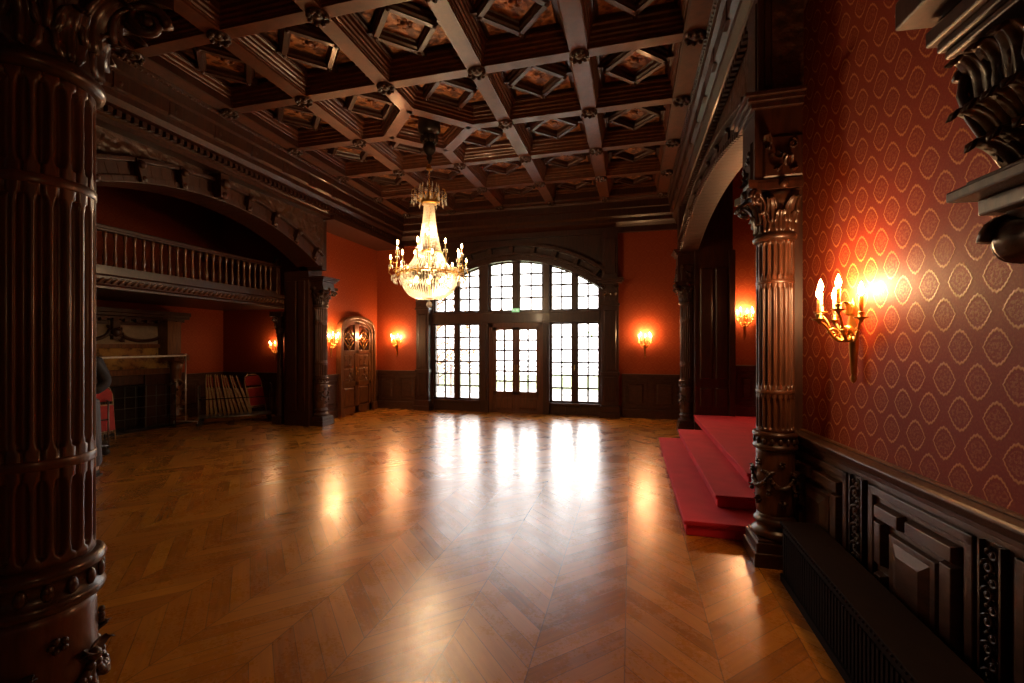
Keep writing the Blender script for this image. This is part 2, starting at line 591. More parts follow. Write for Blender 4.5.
# local frame of a wall facing -Y: rotz=180 ; local x = -world x
o = struct(MB().box(0, 1.6, -0.2, 0, 0, CEIL).build('wall_back', M['farpaper'], None, (-4.9, YB, 0), PI),
           'red damask back wall left of the big arched window')
o = struct(MB().box(0, 1.6, -0.2, 0, 0, CEIL).build('wall_back', M['farpaper'], None, (1.1, YB, 0), PI),
           'red damask back wall right of the big arched window')
# wooden spandrel over the window
mb = MB()
N = 40
xs = [AX0 + (AX1 - AX0) * i / N for i in range(N + 1)]
for i in range(N):
    xa, xb = xs[i], xs[i + 1]
    za = win_arch(xa); zb = win_arch(xb)
    mb.add([(xa, YB, za), (xb, YB, zb), (xb, YB, CEIL), (xa, YB, CEIL), (xa, YB + .2, za), (xb, YB + .2, zb), (xb, YB + .2, CEIL), (xa, YB + .2, CEIL)],
           [(0, 1, 2, 3), (7, 6, 5, 4), (0, 4, 5, 1), (3, 2, 6, 7)])
mb.box(-5.0, AX0 + .005, YB, YB + .2, 0, CEIL)
mb.box(AX1 - .005, -0.5, YB, YB + .2, 0, CEIL)
tr = struct(mb.build('trim_1', M['mahogany']), 'dark wooden wall above the arched window')
# archivolt rings
def arch_ring(mb, r_in, r_out, y0, y1, cz, a0, a1, n=36, cx=ACX):
    for i in range(n):
        t0 = a0 + (a1 - a0) * i / n; t1 = a0 + (a1 - a0) * (i + 1) / n
        P = []
        for y in (y0, y1):
            for t, r in ((t0, r_in), (t1, r_in), (t1, r_out), (t0, r_out)):
                P.append((cx + r * math.sin(t), y, cz + r * math.cos(t)))
        mb.add(P, [(0, 1, 2, 3), (7, 6, 5, 4), (0, 4, 5, 1), (1, 5, 6, 2), (2, 6, 7, 3), (3, 7, 4, 0)])
cz = 3.65 - AR
amax = math.asin(AHALF / AR)
mb = MB()
arch_ring(mb, AR - .03, AR + 0.10, YB - .10, YB + .02, cz, -amax, amax)
arch_ring(mb, AR + 0.10, AR + 0.16, YB - .16, YB, cz, -amax, amax)
arch_ring(mb, AR + 0.30, AR + 0.38, YB - .22, YB, cz, -amax * .98, amax * .98)
for k in range(9):
    t = -amax + 2 * amax * (k + .5) / 9
    m = T((ACX, 0, cz)) @ RY(t) @ T((0, 0, AR + .23))
    mb.box(-.05, .05, YB - .15, YB, -.08, .08, m)
mb.build('archivolt', M['carved'], tr, bevel=0.006)

# ---------------------------------------------------------------- windows
def pane_window(name, x0, x1, z0, z1, cols, rows, y, parent=None, top=None, fr=0.05, bar=0.039, mat=None, label=None, gx=0.0):
    """casement leaf; top = function giving arched top"""
    mat = mat or M['frame']
    mb = MB(); gl = MB()
    topf = top or (lambda x: z1)
    d0, d1 = y - .035, y + .035
    mb.box(x0, x0 + fr, d0, d1, z0, topf(x0 + fr * .5))
    mb.box(x1 - fr, x1, d0, d1, z0, topf(x1 - fr * .5))
    mb.box(x0, x1, d0, d1, z0, z0 + fr)
    n = 10 if top else 1
    for i in range(n):
        xa = x0 + (x1 - x0) * i / n; xb = x0 + (x1 - x0) * (i + 1) / n
        za, zb = topf(xa), topf(xb)
        mb.add([(xa, d0, za - fr), (xb, d0, zb - fr), (xb, d0, zb), (xa, d0, za), (xa, d1, za - fr), (xb, d1, zb - fr), (xb, d1, zb), (xa, d1, za)],
               [(0, 1, 2, 3), (7, 6, 5, 4), (0, 4, 5, 1), (3, 2, 6, 7), (0, 3, 7, 4), (1, 5, 6, 2)])
        gl.add([(xa, y, z0 + fr * .5), (xb, y, z0 + fr * .5), (xb, y, zb - fr * .5), (xa, y, za - fr * .5),
                (xa, y + .006, z0 + fr * .5), (xb, y + .006, z0 + fr * .5), (xb, y + .006, zb - fr * .5), (xa, y + .006, za - fr * .5)],
               [(0, 1, 2, 3), (7, 6, 5, 4)])
    ix0, ix1 = x0 + fr, x1 - fr
    for c in range(1, cols):
        xc = ix0 + (ix1 - ix0) * c / cols
        mb.box(xc - bar / 2, xc + bar / 2, y - .02, y + .02, z0, topf(xc) - fr * .5)
    zt = z1
    for r in range(1, rows):
        zc = z0 + fr + (z1 - z0 - 2 * fr) * r / rows
        xa, xb = ix0, ix1
        if top:
            # clip the bar where the arch comes down
            while xa < xb and topf(xa) < zc + .01: xa += .01
            while xb > xa and topf(xb) < zc + .01: xb -= .01
            if xb - xa < .03: continue
        mb.box(xa, xb, y - .02, y + .02, zc - bar / 2, zc + bar / 2)
    o = mb.build(name, mat, parent, bevel=0)
    gl.build('glass_pane', M['glass'], o)
    if label: o['label'] = label
    return o

WX = dict(a0=-4.80, a1=-3.56, b0=-3.34, b1=-1.99, c0=-1.84, c1=-0.68)
yw = YB + 0.10
def window(n, label, x0, x1, arch, cols=2):
    w = struct(empty('window_%d' % n, ((x0 + x1) / 2, yw, 0)), label)
    w['n'] = 0
    del w['n']
    return w
def put(o, w):
    o.parent = w
    o.location = (-w.location.x, -w.location.y, -w.location.z)
def bay(n, x0, x1, lab, door=False):
    w = window(n, lab[0], x0, x1, False)
    xm = (x0 + x1) / 2
    if not door:
        for xa, xb in ((x0, xm - .03), (xm + .03, x1)):
            put(pane_window('casement', xa, xb, 0.27, 2.16, 2, 6, yw), w)
        put(MB().box(xm - .035, xm + .035, yw - .06, yw + .05, 0.2, 2.2).build('mullion', M['frame']), w)
        mb = MB().box(x0, x1, yw - .05, yw + .06, 0.0, 0.27)
        mb.box(x0 - .02, x1 + .02, yw - .13, yw + .08, 0.235, 0.275)
        for k in range(3):
            q0 = x0 + .06 + (x1 - x0 - .12) * k / 3; q1 = x0 + .06 + (x1 - x0 - .12) * (k + 1) / 3 - .04
            mb.box(q0, q1, yw - .065, yw - .04, 0.05, 0.20)
        put(mb.build('sill', M['frame'], bevel=.004), w)
    return w
w1 = bay(1, WX['a0'], WX['a1'], ('tall paned window left of the french door',))
w3 = bay(2, WX['c0'], WX['c1'], ('tall paned window right of the french door',))
hd = MB()
hd.tube([(0, -.03, -.06), (0, -.05, -.04), (0, -.05, .04), (0, -.03, .06)], .009, 6)
put_h = hd.build('handle', M['gold'])
put(put_h, w3); put_h.location = (.0, -.05, 1.10)
# upper, arched lights
nwin = 3
for (x0, x1, lab) in ((WX['a0'], WX['a1'], 'left arched light above the transom beam'),
                      (WX['b0'], WX['b1'], 'middle arched light above the french door'),
                      (WX['c0'], WX['c1'], 'right arched light above the transom beam')):
    w = window(nwin, lab, x0, x1, True)
    nwin += 1
    xm = (x0 + x1) / 2
    g = .05 if 'middle' in lab else .03
    for xa, xb in ((x0, xm - g), (xm + g, x1)):
        put(pane_window('casement', xa, xb, 2.42, 3.66, 2, 4, yw, top=lambda x: win_arch(x) - .005), w)
    put(MB().box(xm - g, xm + g, yw - .06, yw + .05, 2.42, win_arch(xm)).build('mullion', M['frame']), w)
# transom beam and posts
mb = MB()
mb.box(AX0, AX1, YB - .03, YB + .18, 2.16, 2.42)
mb.box(AX0, AX1, YB - .07, YB, 2.38, 2.43)
mb.box(AX0, AX1, YB - .06, YB, 2.15, 2.19)
for xa, xb in ((WX['a1'], WX['b0']), (WX['b1'], WX['c0'])):
    mb.box(xa, xb, YB - .04, YB + .18, 0, win_arch((xa + xb) / 2))
    mb.box(xa + .05, xb - .05, YB - .07, YB, 0.3, 2.1)
struct(mb.build('trim_2', M['frame'], bevel=.005), 'dark transom beam and posts dividing the arched window')

# french door
dx0, dx1 = WX['b0'], WX['b1']
d = struct(empty('door_1', ((dx0 + dx1) / 2, yw, 0)), 'glazed double french door in the middle of the window wall')
mb = MB()
mb.box(dx0, dx0 + .10, yw - .07, yw + .06, 0, 2.16)
mb.box(dx1 - .10, dx1, yw - .07, yw + .06, 0, 2.16)
mb.box(dx0, dx1, yw - .07, yw + .06, 2.05, 2.17); mb.box(dx0, dx1, yw - .07, yw + .08, 0, .03)
put(mb.build('door_frame', M['doorframe'], bevel=.005), d)
xm = (dx0 + dx1) / 2
for i, (xa, xb) in enumerate(((dx0 + .095, xm - .002), (xm + .002, dx1 - .095))):
    L = pane_window('door_leaf', xa, xb, 0.42, 2.07, 2, 6, yw - .01, fr=.085, mat=M['doorframe'])
    put(L, d)
    mb = MB().box(xa, xb, yw - .045, yw + .025, 0.0, 0.43)
    mb.frus(0, xb - xa - .14, 0, .018, 0, .27, .03, T((xb - .07, yw - .045, .09)) @ RZ(PI))
    pp = mb.build('lower_panel', M['doorframe'], L, bevel=.003)
for sx in (-1, 1):
    mb = MB().tube([(xm + sx * .035, yw - .05, 1.06), (xm + sx * .035, yw - .09, 1.06), (xm + sx * .10, yw - .09, 1.055)], .009, 6)
    mb.box(xm + sx * .035 - .014, xm + sx * .035 + .014, yw - .055, yw - .045, .97, 1.15)
    put(mb.build('door_handle', M['gold']), d)

# exit sign
ex = thing('exit_sign', 'small lit green and white exit sign over the french door', 'sign', (xm + .03, YB - .075, 2.42))
mb = MB().box(-.09, .09, -.03, .0, -.02, .07)
b_ = mb.build('sign_box', M['signgreen'], ex, bevel=.003)
mb = MB()
# running figure
mb.ball((.035, -.034, .055), .007, 8, 5, sc=(1, .2, 1))
mb.tube([(.034, -.034, .046), (.040, -.034, .022)], .005, 5)
mb.tube([(.040, -.034, .022), (.052, -.034, .010), (.060, -.034, -.004)], .0035, 5)
mb.tube([(.040, -.034, .022), (.030, -.034, .010), (.036, -.034, -.006)], .0035, 5)
mb.tube([(.020, -.034, .028), (.034, -.034, .042), (.050, -.034, .032)], .003, 5)
mb.build('running_figure', M['signwhite'], ex)
mb = MB()
mb.tube([(-.015, -.034, .025), (-.060, -.034, .025)], .006, 5)
mb.tube([(-.045, -.034, .042), (-.066, -.034, .025), (-.045, -.034, .008)], .005, 5)
mb.build('arrow', M['signwhite'], ex)

# ---------------------------------------------------------------- outside
mb = MB().box(-14, 9, 10.6, 17, -.25, -.05)
struct(mb.build('terrace', M['terrace']), 'pale stone terrace outside the windows')
tag(MB().box(-60, 50, 17.2, 70, -3.2, -3.0).build('ground', plain('pale_meadow', (0.35, 0.42, 0.22), 0.9)), 'pale lawn far below the terrace', None, None, 'structure')
rl = thing('terrace_railing', 'ornate thin railing at the edge of the terrace outside', 'railing', (-2.8, 14.0, -.05))
mb = MB().tube([(-6, 0, 1.0), (6, 0, 1.0)], .025, 6)
mb.tube([(-6, 0, .12), (6, 0, .12)], .018, 6)
mb.tube([(-6, 0, .82), (6, 0, .82)], .012, 6)
mb.build('rail', M['dullsteel'], rl)
mb = MB()
for k in range(60):
    x = -5.9 + k * .2
    mb.tube([(x, 0, .12), (x, 0, .82)], .008, 5)
    pts = [(x + .1 + .075 * math.cos(a), 0, .47 + .22 * math.sin(a)) for a in [2 * PI * i / 14 for i in range(14)]]
    mb.tube(pts, .006, 4, closed=True)
    pts = [(x + .1 + .05 * math.cos(a), 0, .91 + .05 * math.sin(a)) for a in [2 * PI * i / 10 for i in range(10)]]
    mb.tube(pts, .006, 4, closed=True)
mb.build('scrollwork', M['dullsteel'], rl)
for x in (-6, -3, 0, 3, 6):
    MB().box(x - .03, x + .03, -.03, .03, 0, 1.06).build('post', M['dullsteel'], rl)

def tree(name, label, loc, h, spread, mat, nleaf, seed, s=.10):
    rnd = random.Random(seed)
    t = thing(name, label, 'tree', loc)
    mb = MB(); tips = []
    mb.tube([(0, 0, 0), (.1, 0, h * .35), (0, .1, h * .6), (.1, .1, h * .85)], [.18, .14, .10, .04], 8)
    for k in range(16):
        a = rnd.uniform(0, 6.28); z = h * rnd.uniform(.35, .8); L = spread * rnd.uniform(.6, 1)
        p1 = Vector((.4 * L * math.cos(a), .4 * L * math.sin(a), z + .15 * L)); p2 = Vector((L * math.cos(a), L * math.sin(a), z + rnd.uniform(-.1, .5) * L))
        mb.tube([(.05, 0, z - .1), p1, p2], [.05, .03, .01], 5)
        tips += [p1, p2, (p1 + p2) / 2]
    mb.build('trunk', M['bark'], t)
    mb = MB()
    for k in range(nleaf):
        c = rnd.choice(tips)
        p = Vector(c) + Vector([rnd.gauss(0, spread * .16) for _ in range(3)])
        m = T(p) @ RZ(rnd.uniform(0, 6.28)) @ RX(rnd.uniform(-1.5, 1.5))
        q = s * rnd.uniform(.6, 1.3)
        mb.add([(0, 0, 0), (q * .35, .01, q * .5), (0, 0, q), (-q * .35, .01, q * .5)], [(0, 1, 2, 3)], False, m)
    mb.build('foliage', mat, t)
tree('garden_tree', 'pale green garden tree seen through the right arched lights', (1.2, 18.6, -3), 8.6, 2.6, M['leaf'], 5200, 3, .14)
tree('garden_tree', 'russet leaved garden tree seen through the left arched lights', (-8.6, 18.8, -3), 8.4, 2.6, M['autumn'], 3200, 5, .13)

# ================================================================ left wall / door_2
XL = -6.37
o = struct(MB().box(-2.5, 0, -0.2, 0, 0, CEIL).build('wall_left', M['farpaper'], None, (XL, 10.42 - 2.5 + 0.0, 0), -PI / 2),
           'red damask left wall around the arched door')
# arched double door: local frame x = -Y, y = +X ; origin at door centre on wall
def arched_door():
    Yc, hw, zs, zt = 9.43, 0.58, 1.90, 2.18
    d = struct(empty('door_2', (XL, Yc, 0), -PI / 2), 'carved arched double door with lattice glass on the left wall')
    def top(x, g=0):
        u = abs(x) / (hw + .001 + g)
        return zs + g * .6 + (zt - zs + g * .4) * math.sqrt(max(0, 1 - min(1, u) ** 2.2))
    # casing
    mb = MB()
    n = 24
    for i in range(n):
        for g0, g1, y1 in ((0, .07, .09), (.07, .13, .13)):
            xa = -1 + 2 * i / n; xb = -1 + 2 * (i + 1) / n
            P = []
            for y in (0, y1):
                for xq, g in ((xa, g0), (xb, g0), (xb, g1), (xa, g1)):
                    X = xq * (hw + g); P.append((X, y, top(X, g)))
            mb.add(P, [(0, 1, 2, 3), (7, 6, 5, 4), (0, 4, 5, 1), (1, 5, 6, 2), (2, 6, 7, 3), (3, 7, 4, 0)])
    for s in (-1, 1):
        mb.box(s * hw, s * (hw + .07), 0, .09, 0, zs + .02)
        mb.box(s * (hw + .07), s * (hw + .13), 0, .13, 0, zs + .08)
        mb.box(s * hw, s * (hw + .15), 0, .15, 0, .2)
    mb.build('casing', M['doorwood'], d, bevel=.004)
    for s in (-1, 1):
        mb = MB()
        xa, xb = (s * .005, s * hw)
        x0, x1 = min(xa, xb), max(xa, xb)
        n = 10
        # stiles/rails
        mb.box(x0, x0 + .07, .02, .06, .02, top(x0 + .035)); mb.box(x1 - .07, x1, .02, .06, .02, top(x1 - .035))
        mb.box(x0, x1, .02, .06, .02, .18); mb.box(x0, x1, .02, .06, .66, .76); mb.box(x0, x1, .02, .06, 1.42, 1.50)
        for i in range(n):
            p = x0 + (x1 - x0) * i / n; q = x0 + (x1 - x0) * (i + 1) / n
            P = [(p, .02, top(p) - .07), (q, .02, top(q) - .07), (q, .02, top(q)), (p, .02, top(p)), (p, .06, top(p) - .07), (q, .06, top(q) - .07), (q, .06, top(q)), (p, .06, top(p))]
            mb.add(P, [(0, 1, 2, 3), (7, 6, 5, 4), (0, 4, 5, 1), (3, 2, 6, 7)])
        L = mb.build('door_leaf', M['doorwood'], d, bevel=.003)
        mb = MB()
        mb.box(x0 + .07, x1 - .07, .02, .035, .18, .66)
        mb.frus(x0 + .10, x1 - .10, .035, .058, .21, .63, .03)
        mb.build('lower_panel', M['doorwood'], L, bevel=.002)
        mb = MB().box(x0 + .07, x1 - .07, .02, .035, .76, 1.42)
        for k in range(2):
            for zc in (.80, 1.12):
                w = (x1 - x0 - .18) / 2
                mb.frus(x0 + .08 + k * (w + .02), x0 + .08 + k * (w + .02) + w, .035, .055, zc, zc + .27, .02)
        foliage_relief(mb, x0 + .11, x1 - .11, .82, 1.36, .045, 20, .05, seed=11)
        mb.build('carved_panel', M['doorwood'], L)
        # lattice diamond
        mb = MB()
        cx = (x0 + x1) / 2; cz_ = 1.76; wx = (x1 - x0) / 2 - .06; hz = .25
        for k in ((1, 0.0), (.45, 0)):
            f = k[0]
            pts = [(cx + wx * f, .045, cz_), (cx, .045, cz_ + hz * f), (cx - wx * f, .045, cz_), (cx, .045, cz_ - hz * f)]
            for i in range(4):
                mb.tube([pts[i], pts[(i + 1) % 4]], .013, 6)
        for a, b in (((-1, 0), (-.45, 0)), ((1, 0), (.45, 0)), ((0, 1), (0, .45)), ((0, -1), (0, -.45))):
            mb.tube([(cx + wx * a[0], .045, cz_ + hz * a[1]), (cx + wx * b[0], .045, cz_ + hz * b[1])], .009, 6)
        mb.ball((cx, .045, cz_), .03, 8, 6, sc=(1, .5, 1))
        mb.build('lattice', M['gold'], L)
        MB().box(x0 + .06, x1 - .06, .028, .032, 1.49, top(x0 + .2) - .05).build('glass_pane', plain('dark_glass', (.015, .013, .012), .08, spec=.8), L)
    mb = MB().tube([(.03, .06, 1.0), (.03, .11, 1.0), (.10, .11, .995)], .010, 6)
    mb.box(.016, .044, .058, .068, .92, 1.10)
    mb.build('door_handle', M['gold'], d)
arched_door()

# ================================================================ generic wainscot
def wainscot(n, label, L, loc, rotz, h=.98, panels=2, plinth=.16):
    mb = MB()
    mb.box(0, L, 0, .03, 0, h - .03)
    mb.box(0, L, 0, .055, 0, plinth); mb.box(0, L, 0, .068, plinth, plinth + .03)
    mb.box(0, L, 0, .08, h - .05, h); mb.box(0, L, 0, .055, h - .09, h - .05)
    o = struct(mb.build('trim_%d' % n, M['wainscot'], None, loc, rotz, bevel=.005), label)
    w = L / panels
    for k in range(panels):
        m = MB()
        x0, x1 = k * w + .06, (k + 1) * w - .06
        z0, z1 = plinth + .07, h - .14
        m.box(x0, x1, .03, .048, z0, z0 + .03); m.box(x0, x1, .03, .048, z1 - .03, z1)
        m.box(x0, x0 + .03, .03, .048, z0, z1); m.box(x1 - .03, x1, .03, .048, z0, z1)
        m.frus(x0 + .08, x1 - .08, .03, .052, z0 + .08, z1 - .08, .03)
        m.build('panel', M['wainscot'], o, bevel=.003)
    return o
wainscot(3, 'dark wainscot under the sconce left of the window', 1.16, (-5.2, YB, 0), PI, panels=2)
wainscot(4, 'dark wainscot under the sconce right of the window', 1.22, (1.02, YB, 0), PI, h=.98, panels=2)
wainscot(5, 'wainscot between the left column and the arched door', .72, (XL, 8.76, 0), -PI / 2, h=.98, panels=1)
wainscot(6, 'short wainscot between the arched door and the corner', .20, (XL, 10.4, 0), -PI / 2, h=.98, panels=1)

# ================================================================ ceiling
ce = struct(MB().box(-9.8, 4.2, -2.6, 10.6, CEIL, CEIL + .15).build('ceiling', M['beam']), 'dark coffered wooden ceiling with diamond panels')
BX = [0.64 - 1.19 * i for i in range(6)]
BY = [6.22 + 1.247 * k for k in range(-5, 4)]
CXc, CYc, HD = -2.93, 6.22, 0.68
def beam_profile(w):
    return [(-w / 2, 0), (w / 2, 0), (w / 2, .03), (w / 2 + .008, .03), (w / 2 + .008, .05), (w / 2 + .02, .065), (w / 2 + .02, .095),
            (w / 2 + .036, .11), (w / 2 + .036, .14), (w / 2 + .05, .155), (w / 2 + .05, .20), (w / 2 + .065, .215), (w / 2 + .065, .30),
            (-w / 2 - .065, .30), (-w / 2 - .065, .215), (-w / 2 - .05, .20), (-w / 2 - .05, .155), (-w / 2 - .036, .14), (-w / 2 - .036, .11),
            (-w / 2 - .02, .095), (-w / 2 - .02, .065), (-w / 2 - .008, .05), (-w / 2 - .008, .03), (-w / 2, .03)]
def beam(p0, p1, w, dz=0):
    p0, p1 = Vector(p0), Vector(p1)
    d = (p1 - p0).normalized()
    out = Vector((d.y, -d.x, 0))
    mb = MB().sweep(beam_profile(w), p0 + Vector((0, 0, HB + dz)), p1 + Vector((0, 0, HB + dz)), out)
    return mb.build('coffer_beam', M['beam'], ce)
Y0c, Y1c = BY[0], BY[-1]
for i, x in enumerate(BX):
    w = .19
    if abs(x - CXc) < .1:
        beam((x, Y0c - 1.2, 0), (x, CYc - HD, 0), w); beam((x, CYc + HD, 0), (x, Y1c + .25, 0), w)
    else:
        beam((x, Y0c - 1.2, 0), (x, Y1c + .25, 0), w)
for y in BY:
    w = .14
    if abs(y - CYc) < .1:
        beam((BX[-1], y, 0), (CXc - HD, y, 0), w, .004); beam((CXc + HD, y, 0), (BX[0], y, 0), w, .004)
    else:
        beam((BX[-1], y, 0), (BX[0], y, 0), w, .004)
V4 = [(CXc + HD, CYc), (CXc, CYc + HD), (CXc - HD, CYc), (CXc, CYc - HD)]
for i in range(4):
    a, b = V4[i], V4[(i + 1) % 4]
    beam((a[0], a[1], 0), (b[0], b[1], 0), .16, .002)
# coffer fields
def coffer(x, y, hx, hy, kind=0):
    mb = MB()
    mb.box(-hx, hx, -hy, hy, .27, .31)
    hd = .345
    # diamond frame
    P = [(hd, 0), (0, hd), (-hd, 0), (0, -hd)]
    for i in range(4):
        a = Vector((*P[i], 0)); b = Vector((*P[(i + 1) % 4], 0))
        d = (b - a).normalized(); out = Vector((d.y, -d.x, 0))
        mb.sweep([(-.025, .14), (.025, .14), (.025, .16), (.04, .18), (.04, .22), (.055, .24), (.055, .27), (-.055, .27), (-.055, .24), (-.04, .22), (-.04, .18), (-.025, .16)], a, b, out)
    for (px, py) in P:
        mb.ball((px, py, .15), .028, 8, 5)
    # stubs to the beams
    for sx in (-1, 1):
        mb.box(sx * hd, sx * (hx), -.022, .022, .19, .27)
        mb.box(-.022, .022, sx * hd, sx * (hy), .19, .27)
    # border moulding of coffer
    for k, (q, z) in enumerate(((.0, .225),)):
        mb.box(-hx, hx, hy - q - .03, hy - q, z, .3); mb.box(-hx, hx, -hy + q, -hy + q + .03, z, .3)
        mb.box(hx - q - .03, hx - q, -hy, hy, z, .3); mb.box(-hx + q, -hx + q + .03, -hy, hy, z, .3)
    o = mb.build('coffer_frame', M['mahogany'], ce, (x, y, HB))
    g = MB()
    q = hd - .05
    g.add([(q, 0, .235), (0, q, .235), (-q, 0, .235), (0, -q, .235), (q, 0, .262), (0, q, .262), (-q, 0, .262), (0, -q, .262)],
          [(3, 2, 1, 0), (4, 5, 6, 7), (0, 1, 5, 4), (1, 2, 6, 5), (2, 3, 7, 6), (3, 0, 4, 7)])
    g.ball((0, 0, .235), .05, 10, 6, sc=(1, 1, .5))
    for k in range(6):
        a = k * PI / 3
        g.ball((.07 * math.cos(a), .07 * math.sin(a), .235), .024, 6, 4, sc=(1, 1, .5))
    for sx in (-1, 1):
        for sy in (-1, 1):
            A = [(sx * (hd + .05), sy * .05), (sx * (hx - .07), sy * .05), (sx * (hx - .07), sy * (hy - .07)), (sx * .05, sy * (hy - .07)), (sx * .05, sy * (hd + .05))]
            if kind and False: pass
            g.prism(A, .255, .275)
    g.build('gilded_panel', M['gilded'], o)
    return o
first = None
for i in range(5):
    for j in range(len(BY) - 1):
        cx = (BX[i] + BX[i + 1]) / 2; cy = (BY[j] + BY[j + 1]) / 2
        if first is None:
            first = coffer(cx, cy, 1.19 / 2 - .155, 1.247 / 2 - .13)
        else:
            c = first.copy(); COL.objects.link(c); c.location = (cx, cy, HB)
            for ch in kids(first):
                e = ch.copy(); COL.objects.link(e); e.parent = c
# bosses
bm_ = MB()
bm_.lathe([(.0, -.035), (.03, -.033), (.05, -.012), (.058, -.006), (.07, -.03), (.095, -.028), (.108, -.008), (.11, .02)], seg=20)
for k in range(8):
    bm_.ball((.084 * math.cos(k * PI / 4), .084 * math.sin(k * PI / 4), -.03), .026, 7, 5)
b0 = bm_.build('rosette', M['carved'], ce, (0, 0, HB))
fst = True
for x in BX:
    for y in BY:
        if abs(x - CXc) < .1 and abs(y - CYc) < .1: continue
        if fst:
            b0.location = (x, y, HB); fst = False
        else:
            c = b0.copy(); COL.objects.link(c); c.location = (x, y, HB)
# central star recess
mb = MB()
q = HD - .17
mb.add([(CXc + q, CYc, 5.0), (CXc, CYc + q, 5.0), (CXc - q, CYc, 5.0), (CXc, CYc - q, 5.0), (CXc + q, CYc, 5.06), (CXc, CYc + q, 5.06), (CXc - q, CYc, 5.06), (CXc, CYc - q, 5.06)],
       [(3, 2, 1, 0), (4, 5, 6, 7), (0, 1, 5, 4), (1, 2, 6, 5), (2, 3, 7, 6), (3, 0, 4, 7)])
for k in range(8):
    a = k * PI / 4
    m = T((CXc, CYc, 4.98)) @ RZ(a)
    mb.box(.12, .34, -.012, .012, -.02, .03, m)
mb.build('central_panel', M['gilded'], ce)

# cornices -------------------------------------------------
def cornice(name, n, label, p0, p1, out, prof, mat='mahogany', dent=None):
    o = struct(MB().sweep(prof, p0, p1, out).build('trim_%d' % n, M[mat]), label)
    return o
# profile: out 0 = beam edge side ; coordinates (o,z)
PR = [(-.12, CEIL), (-.12, HB + .002), (.10, HB + .002), (.10, HB - .03), (.13, HB - .05), (.13, HB - .16), (.17, HB - .18),
      (.17, HB - .34), (.22, HB - .37), (.22, HB - .44), (.27, HB - .50), (.34, HB - .52), (.34, HB - .62), (.37, HB - .64), (.37, HB - .70), (.60, HB - .70), (.60, CEIL)]
cr = cornice('c', 7, 'carved cornice along the right edge of the coffered ceiling', (.64, -1, 0), (.64, 10.4, 0), (1, 0, 0), PR)
cl = cornice('c', 8, 'carved cornice along the left edge of the coffered ceiling', (-5.31, -1, 0), (-5.31, 10.4, 0), (-1, 0, 0), PR)
PB = [(-.12, CEIL), (-.12, HB), (.02, HB), (.05, HB - .05), (.05, HB - .18), (.10, HB - .20), (.10, HB - .34), (.15, HB - .38), (.15, HB - .46), (.20, HB - .50), (.28, HB - .54), (.28, HB - .66), (.6, HB - .68), (.6, CEIL)]
cb_ = cornice('c', 9, 'dark cornice above the window wall', (-6.4, 10.05, 0), (1.1, 10.05, 0), (0, 1, 0), PB)
# beading + small blocks on the cornices
for par, x, sgn in ((cr, .64, 1), (cl, -5.31, -1)):
    mb = MB()
    for k in range(150):
        y = 1.2 + k * .06
        mb.ball((x + sgn * .115, y, HB - .035), .016, 6, 4)
    mb.build('bead_moulding', M['mahogany'], par)
    mb = MB()
    for y in [BY[0] + 1.247 / 2 * k for k in range(18)]:
        if y > 10.2: break
        mb.box(x + sgn * .16, x + sgn * .27, y - .08, y + .08, HB - .36, HB - .19)
        mb.ball((x + sgn * .20, y, HB - .28), .05, 8, 6)
    mb.build('cornice_block', M['mahogany'], par, bevel=.006)
    mb = MB()
    for k in range(100):
        y = 1.0 + k * .092
        mb.box(x + sgn * .28, x + sgn * .345, y, y + .05, HB - .60, HB - .535)
    mb.build('dentils', M['mahogany'], par)
# soffit at left back corner
struct(MB().box(-6.4, -5.6, 7.6, 10.4, 4.07, 4.16).build('trim_10', M['mahogany']), 'dark soffit over the left corner of the hall')
struct(MB().box(-5.55, 1.15, 9.85, 10.4, CEIL - .3, CEIL).build('trim_11', M['mahogany']), 'ceiling edge board at the window wall')

